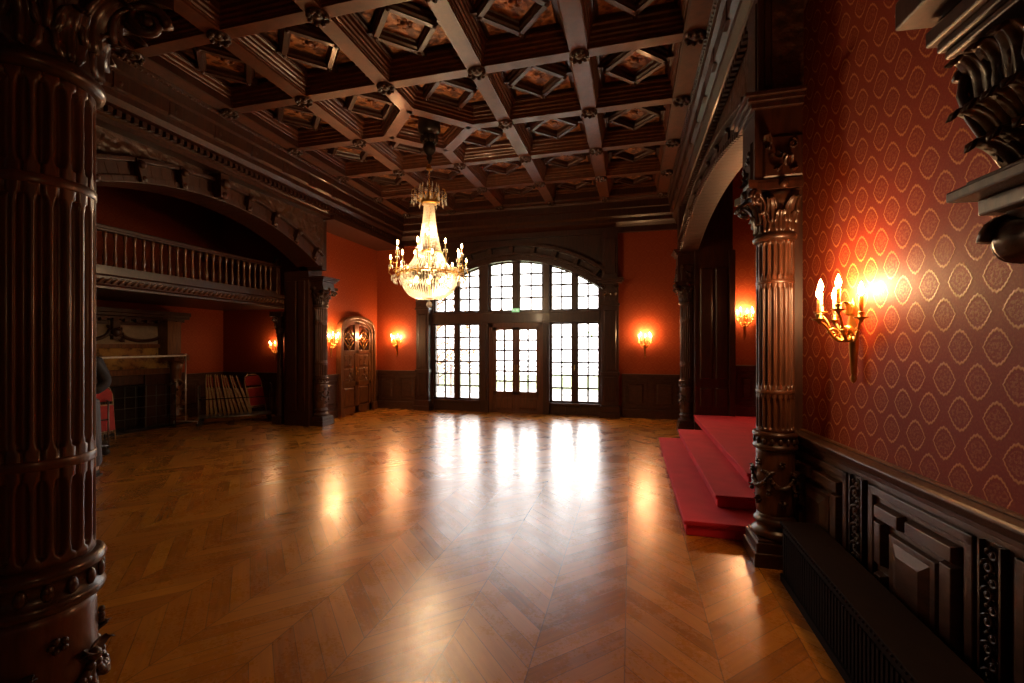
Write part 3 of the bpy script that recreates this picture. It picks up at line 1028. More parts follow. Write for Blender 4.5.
# ================================================================ arcades
def arcade(n, label, xin, xout, y0, y1, yo0, yo1, zspring, zapex, ztop, side):
    """wall in a plane of constant x with an arched opening yo0..yo1 (side=+1: room lies at +x of xin)"""
    yc = (yo0 + yo1) / 2; hw = (yo1 - yo0) / 2
    rise = zapex - zspring
    rad = (hw * hw + rise * rise) / (2 * rise)
    cz = zapex - rad
    def az(y): return cz + math.sqrt(max(0, rad * rad - (y - yc) ** 2))
    mb = MB(); N = 32
    for i in range(N):
        a = yo0 + (yo1 - yo0) * i / N; b = yo0 + (yo1 - yo0) * (i + 1) / N
        mb.add([(xin, a, az(a)), (xin, b, az(b)), (xin, b, ztop), (xin, a, ztop), (xout, a, az(a)), (xout, b, az(b)), (xout, b, ztop), (xout, a, ztop)],
               [(0, 1, 2, 3), (7, 6, 5, 4), (0, 4, 5, 1), (3, 2, 6, 7)])
    if y0 < yo0: mb.box(xin, xout, y0, yo0, zspring, ztop)
    if y1 > yo1: mb.box(xin, xout, yo1, y1, zspring, ztop)
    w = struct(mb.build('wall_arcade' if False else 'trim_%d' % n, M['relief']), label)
    am = math.asin(hw / rad)
    # archivolt
    def ring(m, ri, ro, x0, x1):
        for i in range(36):
            t0 = -am + 2 * am * i / 36; t1 = -am + 2 * am * (i + 1) / 36
            P = []
            for x in (x0, x1):
                for t, r in ((t0, ri), (t1, ri), (t1, ro), (t0, ro)):
                    P.append((x, yc + r * math.sin(t), cz + r * math.cos(t)))
            m.add(P, [(0, 1, 2, 3), (7, 6, 5, 4), (0, 4, 5, 1), (1, 5, 6, 2), (2, 6, 7, 3), (3, 7, 4, 0)])
    m = MB()
    ring(m, rad - .05, rad + .03, xin + side * .10, xout)
    ring(m, rad + .03, rad + .19, xin + side * .06, xin - side * .1)
    ring(m, rad + .19, rad + .24, xin + side * .13, xin - side * .1)
    m.build('archivolt', M['mahogany'], w, bevel=.005)
    if side < 0:
        m = MB()
        for k in range(60):
            t = -am + 2 * am * (k + .5) / 60
            mm = T((xin, yc + (rad - .02) * math.sin(t), cz + (rad - .02) * math.cos(t))) @ RX(-t)
            m.box(-.13, -.09, -.022, .022, -.03, .03, mm)
        m.build('dentils', M['mahogany'], w, bevel=.004)
    for k in range(9):
        t = -am * .92 + 2 * am * .92 * k / 8
        m = MB()
        mm = T((xin, yc + (rad + .08) * math.sin(t), cz + (rad + .08) * math.cos(t))) @ RX(-t)
        big = (1.5 if k == 4 else 1.0) if side > 0 else .55
        m.box(-side * .05, side * .15 * big, -.045 * big, .045 * big, -.12, .15 * big, mm)
        m.ball((side * .15 * big, 0, .08), .05 * big, 8, 6, mm)
        m.ball((side * .13 * big, 0, -.08), .04 * big, 8, 6, mm)
        m.build('arch_bracket', M['mahogany'], w, bevel=.006)
    return w
arcade(12, 'carved arch over the left gallery niche', -5.85, -6.25, -2.5, 7.62, 3.0, 7.38, 3.17, 3.76, 4.25, 1)
arcade(13, 'carved arch over the red carpeted steps', 0.98, 1.18, 3.6, 9.3, 4.0, 8.85, 3.36, 3.66, 4.25, -1)
struct(MB().box(-6.25, -5.85, -2.5, 3.0, 0, 3.12).build('wall_left', M['mahogany']), 'dark wooden wall left of the gallery niche')

# ================================================================ columns
RC = 0.125
def flute(rsc=1.0):
    def f(r, z, a):
        if r > RC * .97 and r < RC * 1.03 and (0.99 < z < 1.21 or 1.29 < z < 1.99 or 2.07 < z < 2.30):
            u = (a * 20 / (2 * PI)) % 1.0
            lo, hi = (0.99, 1.21) if z < 1.25 else ((1.29, 1.99) if z < 2.03 else (2.07, 2.30))
            e = min(z - lo, hi - z)
            wd = .36 * min(1, math.sqrt(max(0, 1 - (1 - min(1, e / .03)) ** 2)))
            q = abs(u - .5)
            if q < wd:
                return r - .020 * math.sqrt(max(0, 1 - (q / wd) ** 2))
        return r
    return f
def column_meshes():
    D = {}
    mb = MB().box(-.18, .18, -.18, .18, 0, .10); mb.box(-.165, .165, -.165, .165, .10, .17); mb.box(-.15, .15, -.15, .15, .17, .19)
    D['plinth'] = (mb, 'carved', .006)
    mb = MB().lathe([(.15, .19), (.160, .205), (.160, .225), (.145, .24), (.128, .25), (.122, .27), (.13, .285), (.143, .295), (.143, .31), (.128, .325), (.122, .335), (.122, .36)], seg=40)
    D['base'] = (mb, 'carved', 0)
    mb = MB().lathe([(.120, .35), (.128, .38), (.132, .45), (.132, .60), (.128, .80), (.126, .84)], seg=40)
    D['drum'] = (mb, 'column', 0)
    mb = MB()
    for k in range(5):
        a0 = k * 2 * PI / 5 + .4; a1 = a0 + 2 * PI / 5
        pts = []; rs = []
        for i in range(15):
            t = i / 14; a = a0 + (a1 - a0) * t
            z = .64 - .075 * math.sin(PI * t)
            pts.append((.142 * math.cos(a), .142 * math.sin(a), z)); rs.append(.008 + .012 * math.sin(PI * t))
        mb.tube(pts, rs, 7)
        for i in range(1, 14):
            p = pts[i]
            mb.ball((p[0] * 1.04, p[1] * 1.04, p[2] + (.008 if i % 2 else -.008)), .013, 6, 5)
        # tassels and ribbon bow
        m = RZ(a0 - PI / 2) @ T((0, .135, 0))
        mb.ball((0, .012, .66), .020, 8, 6, m)
        for sg in (-1, 1):
            leaf(mb, m @ T((0, .004, .66)) @ RY(sg * R(60)), .03, .07, .02, 4, 5, .005)
        leaf(mb, m @ T((0, .004, .64)) @ RY(PI), .045, .12, .03, 5, 6, .006)
        mb.ball((0, .018, .52), .016, 8, 6, m)
        m2 = RZ(a0 + PI / 5 - PI / 2) @ T((0, .132, .74))
        for q in range(5):
            mb.ball((.016 * math.cos(q * 1.256), .006, .016 * math.sin(q * 1.256)), .010, 6, 5, m2)
        m3 = RZ(a0 + PI / 5 - PI / 2) @ T((0, .132, .46))
        for q in range(4):
            leaf(mb, m3 @ RY(q * PI / 2), .025, .04, .015, 4, 4, .004)
    D['festoon'] = (mb, 'carved', 0)
    mb = MB().lathe([(.126, .83), (.145, .84), (.150, .855), (.145, .868), (.136, .875), (.136, .925), (.146, .93), (.152, .945), (.146, .96), (.130, .968)], seg=48)
    for k in range(16):
        a = k * PI / 8
        mb.ball((0, 0, 0), .02, 8, 6, T((.138 * math.cos(a), .138 * math.sin(a), .90)) @ RZ(a), (.6, .75, 1.25))
    D['ring'] = (mb, 'carved', 0)
    zz = [.965, .985]
    for lo, hi in ((.99, 1.21), (1.29, 1.99), (2.07, 2.30)):
        for e in (0.0005, .004, .010, .018, .030):
            zz.append(lo + e)
        k = 3
        for i in range(1, k): zz.append(lo + .03 + (hi - lo - .06) * i / k)
        for e in (.030, .018, .010, .004, .0005):
            zz.append(hi - e)
    prof = [(RC, z) for z in zz] + [(RC, 2.33)]
    mb = MB().lathe(prof, seg=240, flute=flute())
    mb.lathe([(RC, 1.235), (RC + .003, 1.24), (RC + .003, 1.26), (RC, 1.265)], seg=40)
    mb.lathe([(RC, 2.015), (RC + .003, 2.02), (RC + .003, 2.04), (RC, 2.045)], seg=40)
    D['shaft'] = (mb, 'column', 0)
    mb = MB().lathe([(.128, 2.32), (.146, 2.33), (.150, 2.345), (.146, 2.36), (.130, 2.37), (.128, 2.38), (.130, 2.48), (.145, 2.58), (.175, 2.65)], seg=40)
    for k in range(8):
        leaf(mb, RZ(k * PI / 4) @ T((0, .125, 2.38)), .10, .17, .06)
    for k in range(8):
        leaf(mb, RZ((k + .5) * PI / 4) @ T((0, .135, 2.44)) @ RX(R(-4)), .085, .20, .09)
    mb.prism([(-.23, -.23), (-.16, -.195), (.16, -.195), (.23, -.23), (.195, -.16), (.195, .16), (.23, .23), (.16, .195), (-.16, .195), (-.23, .23), (-.195, .16), (-.195, -.16)], 2.665, 2.72)
    for k in range(4):
        m = RZ(k * PI / 2 + PI / 4)
        spiral(mb, m @ T((0, .255, 2.60)) @ RZ(PI / 2), .055, 1.7, .017)
        spiral(mb, m @ RZ(0.05) @ T((0, .235, 2.60)) @ RZ(PI / 2), .055, 1.7, .014)
        leaf(mb, m @ T((0, .17, 2.50)), .07, .15, .08)
        mb.ball((0, .205, 2.68), .032, 8, 6, RZ(k * PI / 2))
    D['capital'] = (mb, 'carved', 0)
    return D
CM = column_meshes()
CMO = {}
def column(label, x, y, ztop, name='carved_column', upper=4.2, rot=0, clipx=None):
    t = thing(name, label, 'column', (x, y, 0), rot, 'carved columns of the hall')
    for k, (mb, mat, bev) in CM.items():
        if k not in CMO:
            CMO[k] = mb.build(k, M[mat], t, bevel=bev)
        else:
            c = CMO[k].copy(); COL.objects.link(c); c.parent = t
    z0 = 2.72
    mb = MB().box(-.18, .18, -.18, .18, z0, ztop - .07)
    for k in range(4):
        m = RZ(k * PI / 2)
        if ztop > 3.2:
            mb.frus(-.13, .13, .18, .195, z0 + .08, z0 + .38, .015, m)
            foliage_relief(mb, -.09, .09, z0 + .13, z0 + .33, .195, 8, .06, m, seed=k)
        mb.box(-.20, .20, .17, .20, z0, z0 + .05, m)
    b = mb.build('entablature_block', M['mahogany'], t, bevel=.004)
    mb = MB()
    for (h, a, c) in ((.21, ztop - .10, ztop - .06), (.235, ztop - .06, ztop - .03), (.26, ztop - .03, ztop)):
        mb.box(-h, h, -h, h, a, c)
    mb.build('ledge', M['mahogany'], t, bevel=.005)
    if upper > ztop:
        mb = MB().box(-.15, .15, -.15, .15, ztop, upper)
        for k in range(4):
            mb.box(-.11, .11, .148, .16, ztop + .08, upper - .08, RZ(k * PI / 2))
        mb.build('upper_pier', M['mahogany'], t, bevel=.004)
    if clipx is not None:          # this column is let into the wall on one side
        import bmesh
        for o in kids(t):
            if o.name.split('.')[0] in ('capital', 'entablature_block', 'ledge', 'upper_pier'):
                o.data = o.data.copy()
                b = bmesh.new(); b.from_mesh(o.data)
                g = b.verts[:] + b.edges[:] + b.faces[:]
                bmesh.ops.bisect_plane(b, geom=g, plane_co=(clipx, 0, 0), plane_no=(1, 0, 0), clear_outer=True)
                b.to_mesh(o.data); b.free()
    return t
cbig = column('big blurred fluted column close at the left edge of the photo', -1.72, .946, 3.42, upper=CEIL - .02)
for o_ in kids(cbig):
    if o_.name.split('.')[0] in ('shaft', 'capital', 'entablature_block', 'ledge'):
        o_.scale = (1, 1, 1.04); o_.location.z = -.0386
column('fluted column with festoons beside the front corner of the red steps', 1.045, 3.77, 3.40, clipx=.125)
column('fluted column at the far end of the red steps', 1.02, 9.02, 3.38)
column('left far column in front of the gallery pier', -6.09, 7.85, 2.98, upper=0)

# piers behind the columns
mb = MB().box(1.14, 1.40, 3.86, 4.04, 0, CEIL)
mb.box(1.12, 1.15, 3.88, 4.02, .3, 3.0)
struct(mb.build('trim_14', M['mahogany'], bevel=.006), 'square wooden pier behind the near right column')
mb = MB().box(1.12, 1.75, 8.72, 9.4, 0, CEIL)
for (a, b) in ((1.20, 1.42), (1.46, 1.68)):
    mb.frus(0, b - a, 0, .02, 0, 2.0, .02, T((b, 8.72, 1.0)) @ RZ(PI))
    mb.frus(0, b - a, 0, .02, 0, .35, .02, T((b, 8.72, .5)) @ RZ(PI))
mb.box(1.68, 1.78, 8.66, 8.72, 0.36, 3.3)
struct(mb.build('trim_15', M['mahogany'], bevel=.006), 'wide panelled pier at the far end of the steps')
mb = MB().box(-6.78, -6.2, 7.62, 8.02, 0, 3.1)
mb.box(-6.70, -6.48, 7.59, 7.63, .3, 2.9); mb.box(-6.42, -6.28, 7.59, 7.63, .3, 2.9)
mb.box(-6.4, -5.87, 7.6, 7.74, 3.1, 4.2); mb.box(-6.4, -6.2, 7.6, 8.04, 3.1, 4.2)
struct(mb.build('trim_16', M['mahogany'], bevel=.006), 'wooden pier between the left column and the gallery')

# slender carved post carrying the balcony
po = thing('gallery_post', 'slender turned post with carved bracket under the gallery', 'post', (-6.98, 7.74, 0))
MB().box(-.11, .11, -.11, .11, 0, .16).build('plinth', M['carved'], po, bevel=.006)
MB().lathe([(.09, .16), (.10, .18), (.085, .22), (.075, .26), (.085, .4), (.075, .75), (.09, .80), (.075, .84), (.062, .9), (.058, 1.75), (.075, 1.80), (.065, 1.84)], seg=24).build('shaft', M['mahogany'], po)
mb = MB().lathe([(.065, 1.84), (.075, 1.9), (.10, 2.05)], seg=20)
for k in range(8):
    leaf(mb, RZ(k * PI / 4) @ T((0, .06, 1.86)), .06, .14, .06)
for k in range(4):
    spiral(mb, RZ(k * PI / 2) @ T((0, .13, 2.12)) @ RZ(PI / 2), .07, 1.6, .018)
mb.box(-.14, .14, -.14, .14, 2.2, 2.3)
mb.box(-.08, .08, -.08, .08, 2.0, 2.25)
mb.build('bracket', M['carved'], po)

# window pilasters
def pilaster(label, x0, x1):
    t = thing('window_pilaster', label, 'pilaster', ((x0 + x1) / 2, YB, 0), PI, 'pilasters beside the arched window')
    w = (x1 - x0) / 2
    mb = MB().box(-w, w, 0, .24, 0, .12); mb.box(-w + .01, w - .01, 0, .22, .12, .26)
    mb.build('base', M['mahogany'], t, bevel=.006)
    mb = MB().box(-w + .04, w - .04, 0, .16, .26, 2.5)
    mb.frus(-w + .09, w - .09, .16, .18, .36, .92, .02)
    mb.frus(-w + .09, w - .09, .16, .18, 1.05, 2.40, .02)
    mb.box(-w + .02, w - .02, 0, .19, .94, 1.02)
    mb.build('shaft', M['mahogany'], t, bevel=.004)
    mb = MB().box(-w + .02, w - .02, 0, .19, 2.5, 2.55)
    mb.box(-w + .05, w - .05, 0, .2, 2.55, 3.0)
    for k in (-1, 0, 1):
        leaf(mb, T((k * .11, .19, 2.60)), .11, .22, .10)
    for s in (-1, 1):
        spiral(mb, T((s * (w - .09), .24, 2.90)), .06, 1.6, .018)
    mb.build('capital', M['carved'], t)
    mb = MB().box(-w - .03, w + .03, 0, .30, 3.0, 3.04); mb.box(-w - .06, w + .06, 0, .34, 3.04, 3.10)
    mb.build('ledge', M['mahogany'], t, bevel=.005)
    mb = MB().box(-w + .06, w - .06, 0, .20, 3.10, 4.14); mb.frus(-w + .1, w - .1, .2, .215, 3.2, 4.0, .015)
    mb.build('upper_pier', M['mahogany'], t, bevel=.004)
pilaster('wooden pilaster at the left jamb of the arched window', -5.22, -4.80)
pilaster('wooden pilaster at the right jamb of the arched window', -.68, -.22)

# ================================================================ gallery niche
o = struct(MB().box(0, 3.6, -.2, 0, 0, CEIL).build('wall_niche_side', M['farpaper'], None, (-6.42, 8.8, 0), PI), 'red side wall of the gallery niche')
o = struct(MB().box(0, 7, -.2, 0, 0, CEIL).build('wall_niche_back', M['farpaper'], None, (-9.6, 8.9, 0), -PI / 2), 'red back wall of the gallery niche')
struct(MB().box(-9.8, -6.2, 1.8, 2.0, 0, CEIL).build('wall_niche_near', M['mahogany']), 'near side wall of the gallery niche')
wainscot(17, 'low wainscot behind the folded chairs in the niche', 2.9, (-6.7, 8.8, 0), PI, panels=4)
wainscot(18, 'wainscot on the niche back wall right of the fireplace', 1.2, (-9.6, 8.8, 0), -PI / 2, panels=2)
BXF = -6.92
bal = thing('gallery_balcony', 'dark wooden gallery balcony with turned balusters under the left arch', 'balcony', (BXF, 5.0, 2.4))
ya, yb = 2.0 - 5.0, 7.62 - 5.0
MB().box(-2.66, .02, ya, 3.78, 0.06, .22).build('floor_slab', M['mahogany'], bal)
mb = MB().sweep([(0, 0), (.05, 0), (.05, .03), (.09, .05), (.12, .12), (.12, .16), (.16, .18), (.16, .24), (0, .24)], (0, ya, -.02), (0, yb + .1, -.02), (1, 0, 0))
mb.build('fascia', M['mahogany'], bal)
mb = MB()
k = 0
y = ya + .05
while y < yb:
    mb.tube([(.10, y, .045), (.125, y + .03, .075), (.125, y + .06, .10), (.11, y + .085, .11)], [.012, .016, .016, .008], 6)
    y += .085
mb.build('running_ornament', M['doorwood'], bal)
mb = MB().sweep([(-.05, 0), (.06, 0), (.06, .02), (.075, .03), (.075, .06), (.05, .08), (-.04, .08), (-.05, .06)], (0, ya, .76), (0, yb, .76), (1, 0, 0))
mb.box(-.04, .05, ya, yb, .22, .29)
mb.build('hand_rail', M['mahogany'], bal)
bb = MB().lathe([(.026, .29), (.026, .33), (.014, .345), (.024, .37), (.027, .42), (.018, .50), (.013, .56), (.020, .575), (.013, .59), (.016, .66), (.024, .70), (.026, .715), (.026, .76)], seg=12)
b0 = None
n = 43
for k in range(n):
    y = ya + .10 + k * .1265
    if y > yb - .12: break
    if b0 is None:
        b0 = bb.build('baluster', M['doorwood'], bal, (0, y, 0))
    else:
        c = b0.copy(); COL.objects.link(c); c.location = (0, y, 0)
for y in (yb - .06,):
    mb = MB().box(-.05, .06, y - .05, y + .05, .22, .90); mb.ball((0, y, .95), .05, 10, 8)
    mb.build('newel', M['mahogany'], bal, bevel=.004)

# fireplace  (local: x=-Y, y=+X ; origin on back wall)
fp = thing('fireplace', 'tall carved fireplace with painted frieze under the gallery', 'fireplace', (-9.57, 5.22, 0), -PI / 2)
MB().box(-2.25, 2.25, 0, .18, 0, 2.28).build('chimney_breast', M['mahogany'], fp)
mb = MB().box(-2.3, 2.3, .02, .34, 2.10, 2.16); mb.box(-2.35, 2.35, .02, .42, 2.16, 2.22); mb.box(-2.35, 2.35, .02, .46, 2.22, 2.30)
for k in range(22):
    x = -2.2 + k * .2
    mb.box(x, x + .1, .30, .38, 2.06, 2.12)
mb.build('overmantel_cornice', M['mahogany'], fp, bevel=.005)
mb = MB().box(-2.0, 2.0, .18, .24, 1.62, 2.08)
mb.build('overmantel', M['stone'], fp)
mb = MB()
for c in (-1.5, -.5, .5, 1.5):
    pts = [(c + .42 * math.cos(a), .26, 1.90 + .20 * math.sin(a)) for a in [PI + PI * i / 14 for i in range(15)]]
    mb.tube(pts, .035, 8)
    mb.box(c + .44, c + .56, .24, .32, 1.72, 2.08)
    mb.ball((c + .5, .30, 1.86), .09, 10, 8)
    foliage_relief(mb, c + .38, c + .62, 1.70, 2.02, .28, 12, .09, seed=int(c * 7 + 20))
    mb.box(c - .42, c + .42, .23, .255, 2.0, 2.06)
mb.build('scroll_relief', M['carved'], fp)
MB().box(-2.0, 2.0, .18, .25, 1.14, 1.58).build('painted_frieze', M['tapestry'], fp)
mb = MB().box(-2.1, 2.1, .18, .30, 1.56, 1.64); mb.box(-2.1, 2.1, .18, .32, 1.04, 1.15)
mb.build('frieze_moulding', M['doorwood'], fp, bevel=.006)
mb = MB().box(-2.25, -1.45, .18, .40, 0, 1.04)
mb.box(1.45, 2.25, .18, .40, 0, 1.04); mb.box(-1.45, 1.45, .18, .36, .86, 1.04)
mb.build('mantel_surround', M['mahogany'], fp, bevel=.006)
MB().box(-1.45, 1.45, .18, .20, 0, .86).build('firebox', M['black'], fp)
MB().box(-2.2, 2.2, .18, .70, 0, .035).build('hearth', M['black'], fp, bevel=.005)
for s in (-1, 1):
    mb = MB().box(s * 1.95 - .16, s * 1.95 + .16, .40, .68, 0.035, .16)
    mb.lathe([(.12, .16), (.13, .2), (.09, .26), (.11, .4), (.09, .7), (.10, .8), (.08, .86), (.10, 1.1), (.14, 1.3)], (s * 1.95, .54, 0), 20)
    mb.box(s * 1.95 - .16, s * 1.95 + .16, .38, .70, 1.30, 1.42)
    for k in range(4):
        leaf(mb, T((s * 1.95, .54, 0)) @ RZ(k * PI / 2) @ T((0, .08, 1.12)), .10, .18, .08)
    foliage_relief(mb, s * 1.95 - .1, s * 1.95 + .1, .3, 1.0, .63, 22, .07, seed=9)
    spiral(mb, T((s * 1.95, .70, 1.36)), .09, 1.6, .02)
    mb.box(s * 1.95 - .14, s * 1.95 + .14, .18, .50, 1.42, 2.1)
    mb.build('carved_post', M['doorwood'], fp)

# fire guard
g = thing('fire_guard', 'black square mesh fire guard in front of the fireplace', 'fire guard', (-8.83, 6.25, 0.0), math.atan2(-6.74 + 5.75, -(-8.72 + 8.95)) )
mb = MB()
L = 1.3
for z in (.06, .86): mb.tube([(-L / 2, 0, z), (L / 2, 0, z)], .010, 6)
for x in (-L / 2, L / 2): mb.tube([(x, 0, 0.0), (x, 0, .86)], .010, 6)
for s in (-1, 1):
    mb.tube([(s * L / 2, 0, .0), (s * L / 2, -.22, .0)], .01, 6)
    mb.tube([(s * L / 2, 0, .86), (s * (L / 2), -.22, .8), (s * L / 2, -.22, 0)], .008, 6)
mb.build('guard_frame', M['iron'], g)
mb = MB()
for k in range(1, 8):
    x = -L / 2 + L * k / 8; mb.tube([(x, 0, .06), (x, 0, .86)], .006, 5)
for k in range(1, 4):
    z = .06 + .8 * k / 4; mb.tube([(-L / 2, 0, z), (L / 2, 0, z)], .006, 5)
mb.build('grid', plain('grey_guard_mesh', (0.10, 0.11, 0.11), .45, .6), g)

# ================================================================ clothes rack
p0, p1 = Vector((-8.12, 5.12, 0)), Vector((-8.54, 6.98, 0))
rk = thing('clothes_rack', 'empty chrome clothes rack standing before the fireplace', 'clothes rack', ((p0 + p1) / 2), math.atan2((p1 - p0).y, (p1 - p0).x))
hl = (p1 - p0).length / 2
MB().tube([(-hl, 0, 1.41), (hl, 0, 1.41)], .018, 10).build('rail', M['whitemetal'], rk)
for s in (-1, 1):
    mb = MB().tube([(s * hl, 0, .11), (s * hl, 0, 1.43)], .013, 8)
    mb.ball((s * hl, 0, 1.43), .022, 8, 6)
    mb.tube([(s * hl, 0, .7), (s * hl, 0, .76)], .018, 8)
    mb.build('post', M['chrome'], rk)
    mb = MB().tube([(s * hl, -.24, .11), (s * hl, .24, .11)], .012, 8)
    f = mb.build('foot_bar', M['chrome'], rk)
    for q in (-1, 1):
        MB().lathe([(0, -.012), (.028, -.012), (.03, 0), (.028, .012), (0, .012)], seg=14, mat=T((s * hl, q * .24, .03)) @ RY(PI / 2)).build('caster', M['rubber'], f)
        mb = MB().tube([(s * hl, q * .24, .03), (s * hl, q * .24, .11)], .008, 6)
        mb.build('caster_fork', M['chrome'], f)

# ================================================================ folding chairs
def chair_parts(t, open_=False):
    """folded chair standing upright, thickness along x, width along y, height z"""
    fr = MB()
    for s in (-1, 1):
        fr.tube([(-.012, s * .20, 0), (-.012, s * .20, .70), (-.010, s * .17, .80), (-.008, s * .10, .84)], .010, 6)
        fr.tube([(.012, s * .185, .02), (.012, s * .185, .55)], .009, 6)
    fr.tube([(-.008, -.10, .84), (-.008, .10, .84)], .010, 6)
    fr.tube([(-.012, -.20, .12), (-.012, .20, .12)], .007, 6)
    fr.build('frame', M['beige'], t)
    mb = MB()
    mb.prism([(-.19, .60), (.19, .60), (.19, .74), (.13, .81), (-.13, .81), (-.19, .74)], -.014, .008, Matrix(((0, 0, 1, 0), (1, 0, 0, 0), (0, 1, 0, 0), (0, 0, 0, 1))))
    mb.build('backrest', M['redseat'], t, bevel=.004)
    mb = MB().box(.002, .022, -.19, .19, .16, .54)
    mb.build('seat', M['redseat'], t, bevel=.006)
    mb = MB().box(-.004, .001, -.195, .195, .14, .56)
    mb.build('seat_board', M['beige'], t, bevel=.002)
def cart(label, loc, rz, L):
    c = thing('chair_cart', label, 'chair cart', loc, rz)
    mb = MB()
    for s in (-1, 1):
        mb.tube([(-L / 2, s * .24, .14), (L / 2, s * .24, .14)], .014, 6)
    for x in (-L / 2, 0, L / 2):
        mb.tube([(x, -.24, .14), (x, .24, .14)], .012, 6)
    mb.box(-L / 2, L / 2, -.22, .22, .148, .158)
    mb.build('base_frame', M['dullsteel'], c)
    for x in (-L / 2, L / 2):
        mb = MB().tube([(x, -.24, .14), (x, -.24, .78), (x, .24, .78), (x, .24, .14)], .012, 6)
        mb.build('end_frame', M['dullsteel'], c)
    for s in (-1, 1):
        MB().tube([(-L / 2, s * .25, .52), (L / 2, s * .25, .52)], .010, 6).build('side_bar', M['iron'], c)
    for x in (-L / 2 + .03, L / 2 - .03):
        for s in (-1, 1):
            mb = MB().lathe([(0, -.015), (.045, -.015), (.05, 0), (.045, .015), (0, .015)], seg=14, mat=T((x, s * .24, .05)) @ RX(PI / 2))
            mb.tube([(x, s * .24, .05), (x, s * .24, .14)], .012, 6)
            mb.build('caster', M['rubber'], c)
    return c
crot = math.atan2(.73, .683)
ccen = Vector((-8.12, 7.76, 0))
cdir = Vector((math.cos(crot), math.sin(crot), 0))
cart('low steel trolley loaded with folded chairs below the niche wainscot', ccen, crot, 1.30)
G1 = 'folded chairs leaning on the trolley in the niche'
proto = thing('folding_chair', 'folded red chair with pale edges leaning in the row on the trolley', 'chair', (0, 0, 0), crot, G1)
chair_parts(proto)
NCH = 11
ORD = ['first', 'second', 'third', 'fourth', 'fifth', 'sixth', 'seventh', 'eighth', 'ninth', 'tenth', 'eleventh']
for k in range(NCH):
    c = proto if k == 0 else copy_tree(proto)
    p = ccen + cdir * (-.50 + k * .076)
    c.location = (p.x, p.y, .16)
    c['label'] = 'folded chair leaning in the row on the low trolley, %s from its left end' % ORD[k]
    c.rotation_euler = (0, R(-18) * (k / NCH) - R(1) - R(3.0) * ((k * 7) % 5) / 5, crot)
c = copy_tree(proto)
p = ccen + cdir * .42
c.location = (p.x, p.y, .16); c.rotation_euler = (0, R(-14), crot - R(52))
c['label'] = 'folded chair turned to show its red seat at the right end of the trolley'
c['group'] = G1
# second trolley by the person
c2 = Vector((-7.78, 4.72, 0))
r2 = math.atan2(.84, .54) + R(4)
d2 = Vector((math.cos(r2), math.sin(r2), 0))
cart('steel chair trolley half hidden behind the person', c2, r2, .62)
G2 = 'red folded chairs on the half hidden trolley'
for k in range(4):
    c = copy_tree(proto)
    p = c2 + d2 * (-.27 + k * .05)
    c.location = (p.x, p.y, .16); c.rotation_euler = (0, R(-4), r2)
    c['label'] = 'red folded chair standing on the trolley beside the person, %s from its hidden end' % ORD[k]; c['group'] = G2
for k in range(2):
    c = copy_tree(proto)
    p = c2 + d2 * (.10 + .12 * k)
    c.location = (p.x + .05 * k, p.y, .16 - 0.0 * k); c.rotation_euler = (0, R(-6), r2 - R(62))
    c['label'] = ('red folded chair turned towards the hall, upper of the two beside the person', 'red folded chair turned towards the hall, lower of the two beside the person')[k]
    c['group'] = G2

# ================================================================ sconces
def sconce_proto():
    t = thing('wall_sconce', 'x', 'wall lamp', (0, 0, 0), 0, 'brass candle sconces')
    mb = MB()
    # tapering back plate like a quiver
    mb.lathe([(.004, 0), (.012, .01), (.016, .03), (.010, .045), (.014, .05), (.020, .16), (.026, .26), (.030, .27), (.024, .29), (.028, .31), (.018, .36), (.022, .38), (.010, .42), (.003, .45)], (0, .035, 0), 14)
    mb.tube([(0, 0, .30), (0, .035, .30)], .012, 8)
    leaf(mb, T((0, .05, .22)), .06, .10, .04)
    leaf(mb, T((0, .05, .36)), .05, .09, .03)
    mb.ball((0, .06, .28), .028, 10, 8)
    mb.build('back_plate', M['gold'], t)
    for k, (a, rad, h) in enumerate(((-78, .13, .0), (-38, .15, .045), (0, .17, .0), (38, .15, .045), (78, .13, .0))):
        A = R(a)
        dx, dy = math.sin(A), math.cos(A)
        ex, ey = dx * rad, .04 + dy * rad * .95
        mb = MB()
        pts = []
        for i in range(13):
            u = i / 12
            rr = u
            z = .27 - .055 * math.sin(PI * min(1, u * 1.25)) + (.06 + h) * u ** 2
            pts.append((ex * rr, .045 + (ey - .045) * rr, z))
        mb.tube(pts, [.010 - .004 * i / 12 for i in range(13)], 7)
        spiral(mb, T((ex * .55, .045 + (ey - .045) * .55, .265)) @ RZ(PI / 2 - A), .028, 1.3, .007, 14)
        zt = pts[-1][2]
        arm = mb.build('arm', M['gold'], t)
        MB().lathe([(.004, zt - .015), (.012, zt), (.032, zt + .008), (.034, zt + .013), (.014, zt + .014), (.016, zt + .035), (.014, zt + .04)], (ex, ey, 0), 14).build('drip_cup', M['gold'], arm)
        MB().lathe([(.0105, zt + .035), (.0105, zt + .115), (.008, zt + .12)], (ex, ey, 0), 10).build('candle', M['candle'], arm)
        MB().lathe([(.004, zt + .12), (.013, zt + .135), (.015, zt + .15), (.010, zt + .17), (.003, zt + .19), (.0, zt + .195)], (ex, ey, 0), 10).build('bulb', M['bulb'], arm)
    return t
sp = sconce_proto()
def lamp(loc, power, rad=.05, col=(1.0, .55, .24)):
    d = bpy.data.lights.new('candle_light', 'POINT')
    d.energy = power * LAMP
    d.color = col
    d.shadow_soft_size = rad
    o = bpy.data.objects.new('candle_light', d)
    o.location = loc
    COL.objects.link(o)
first_s = True
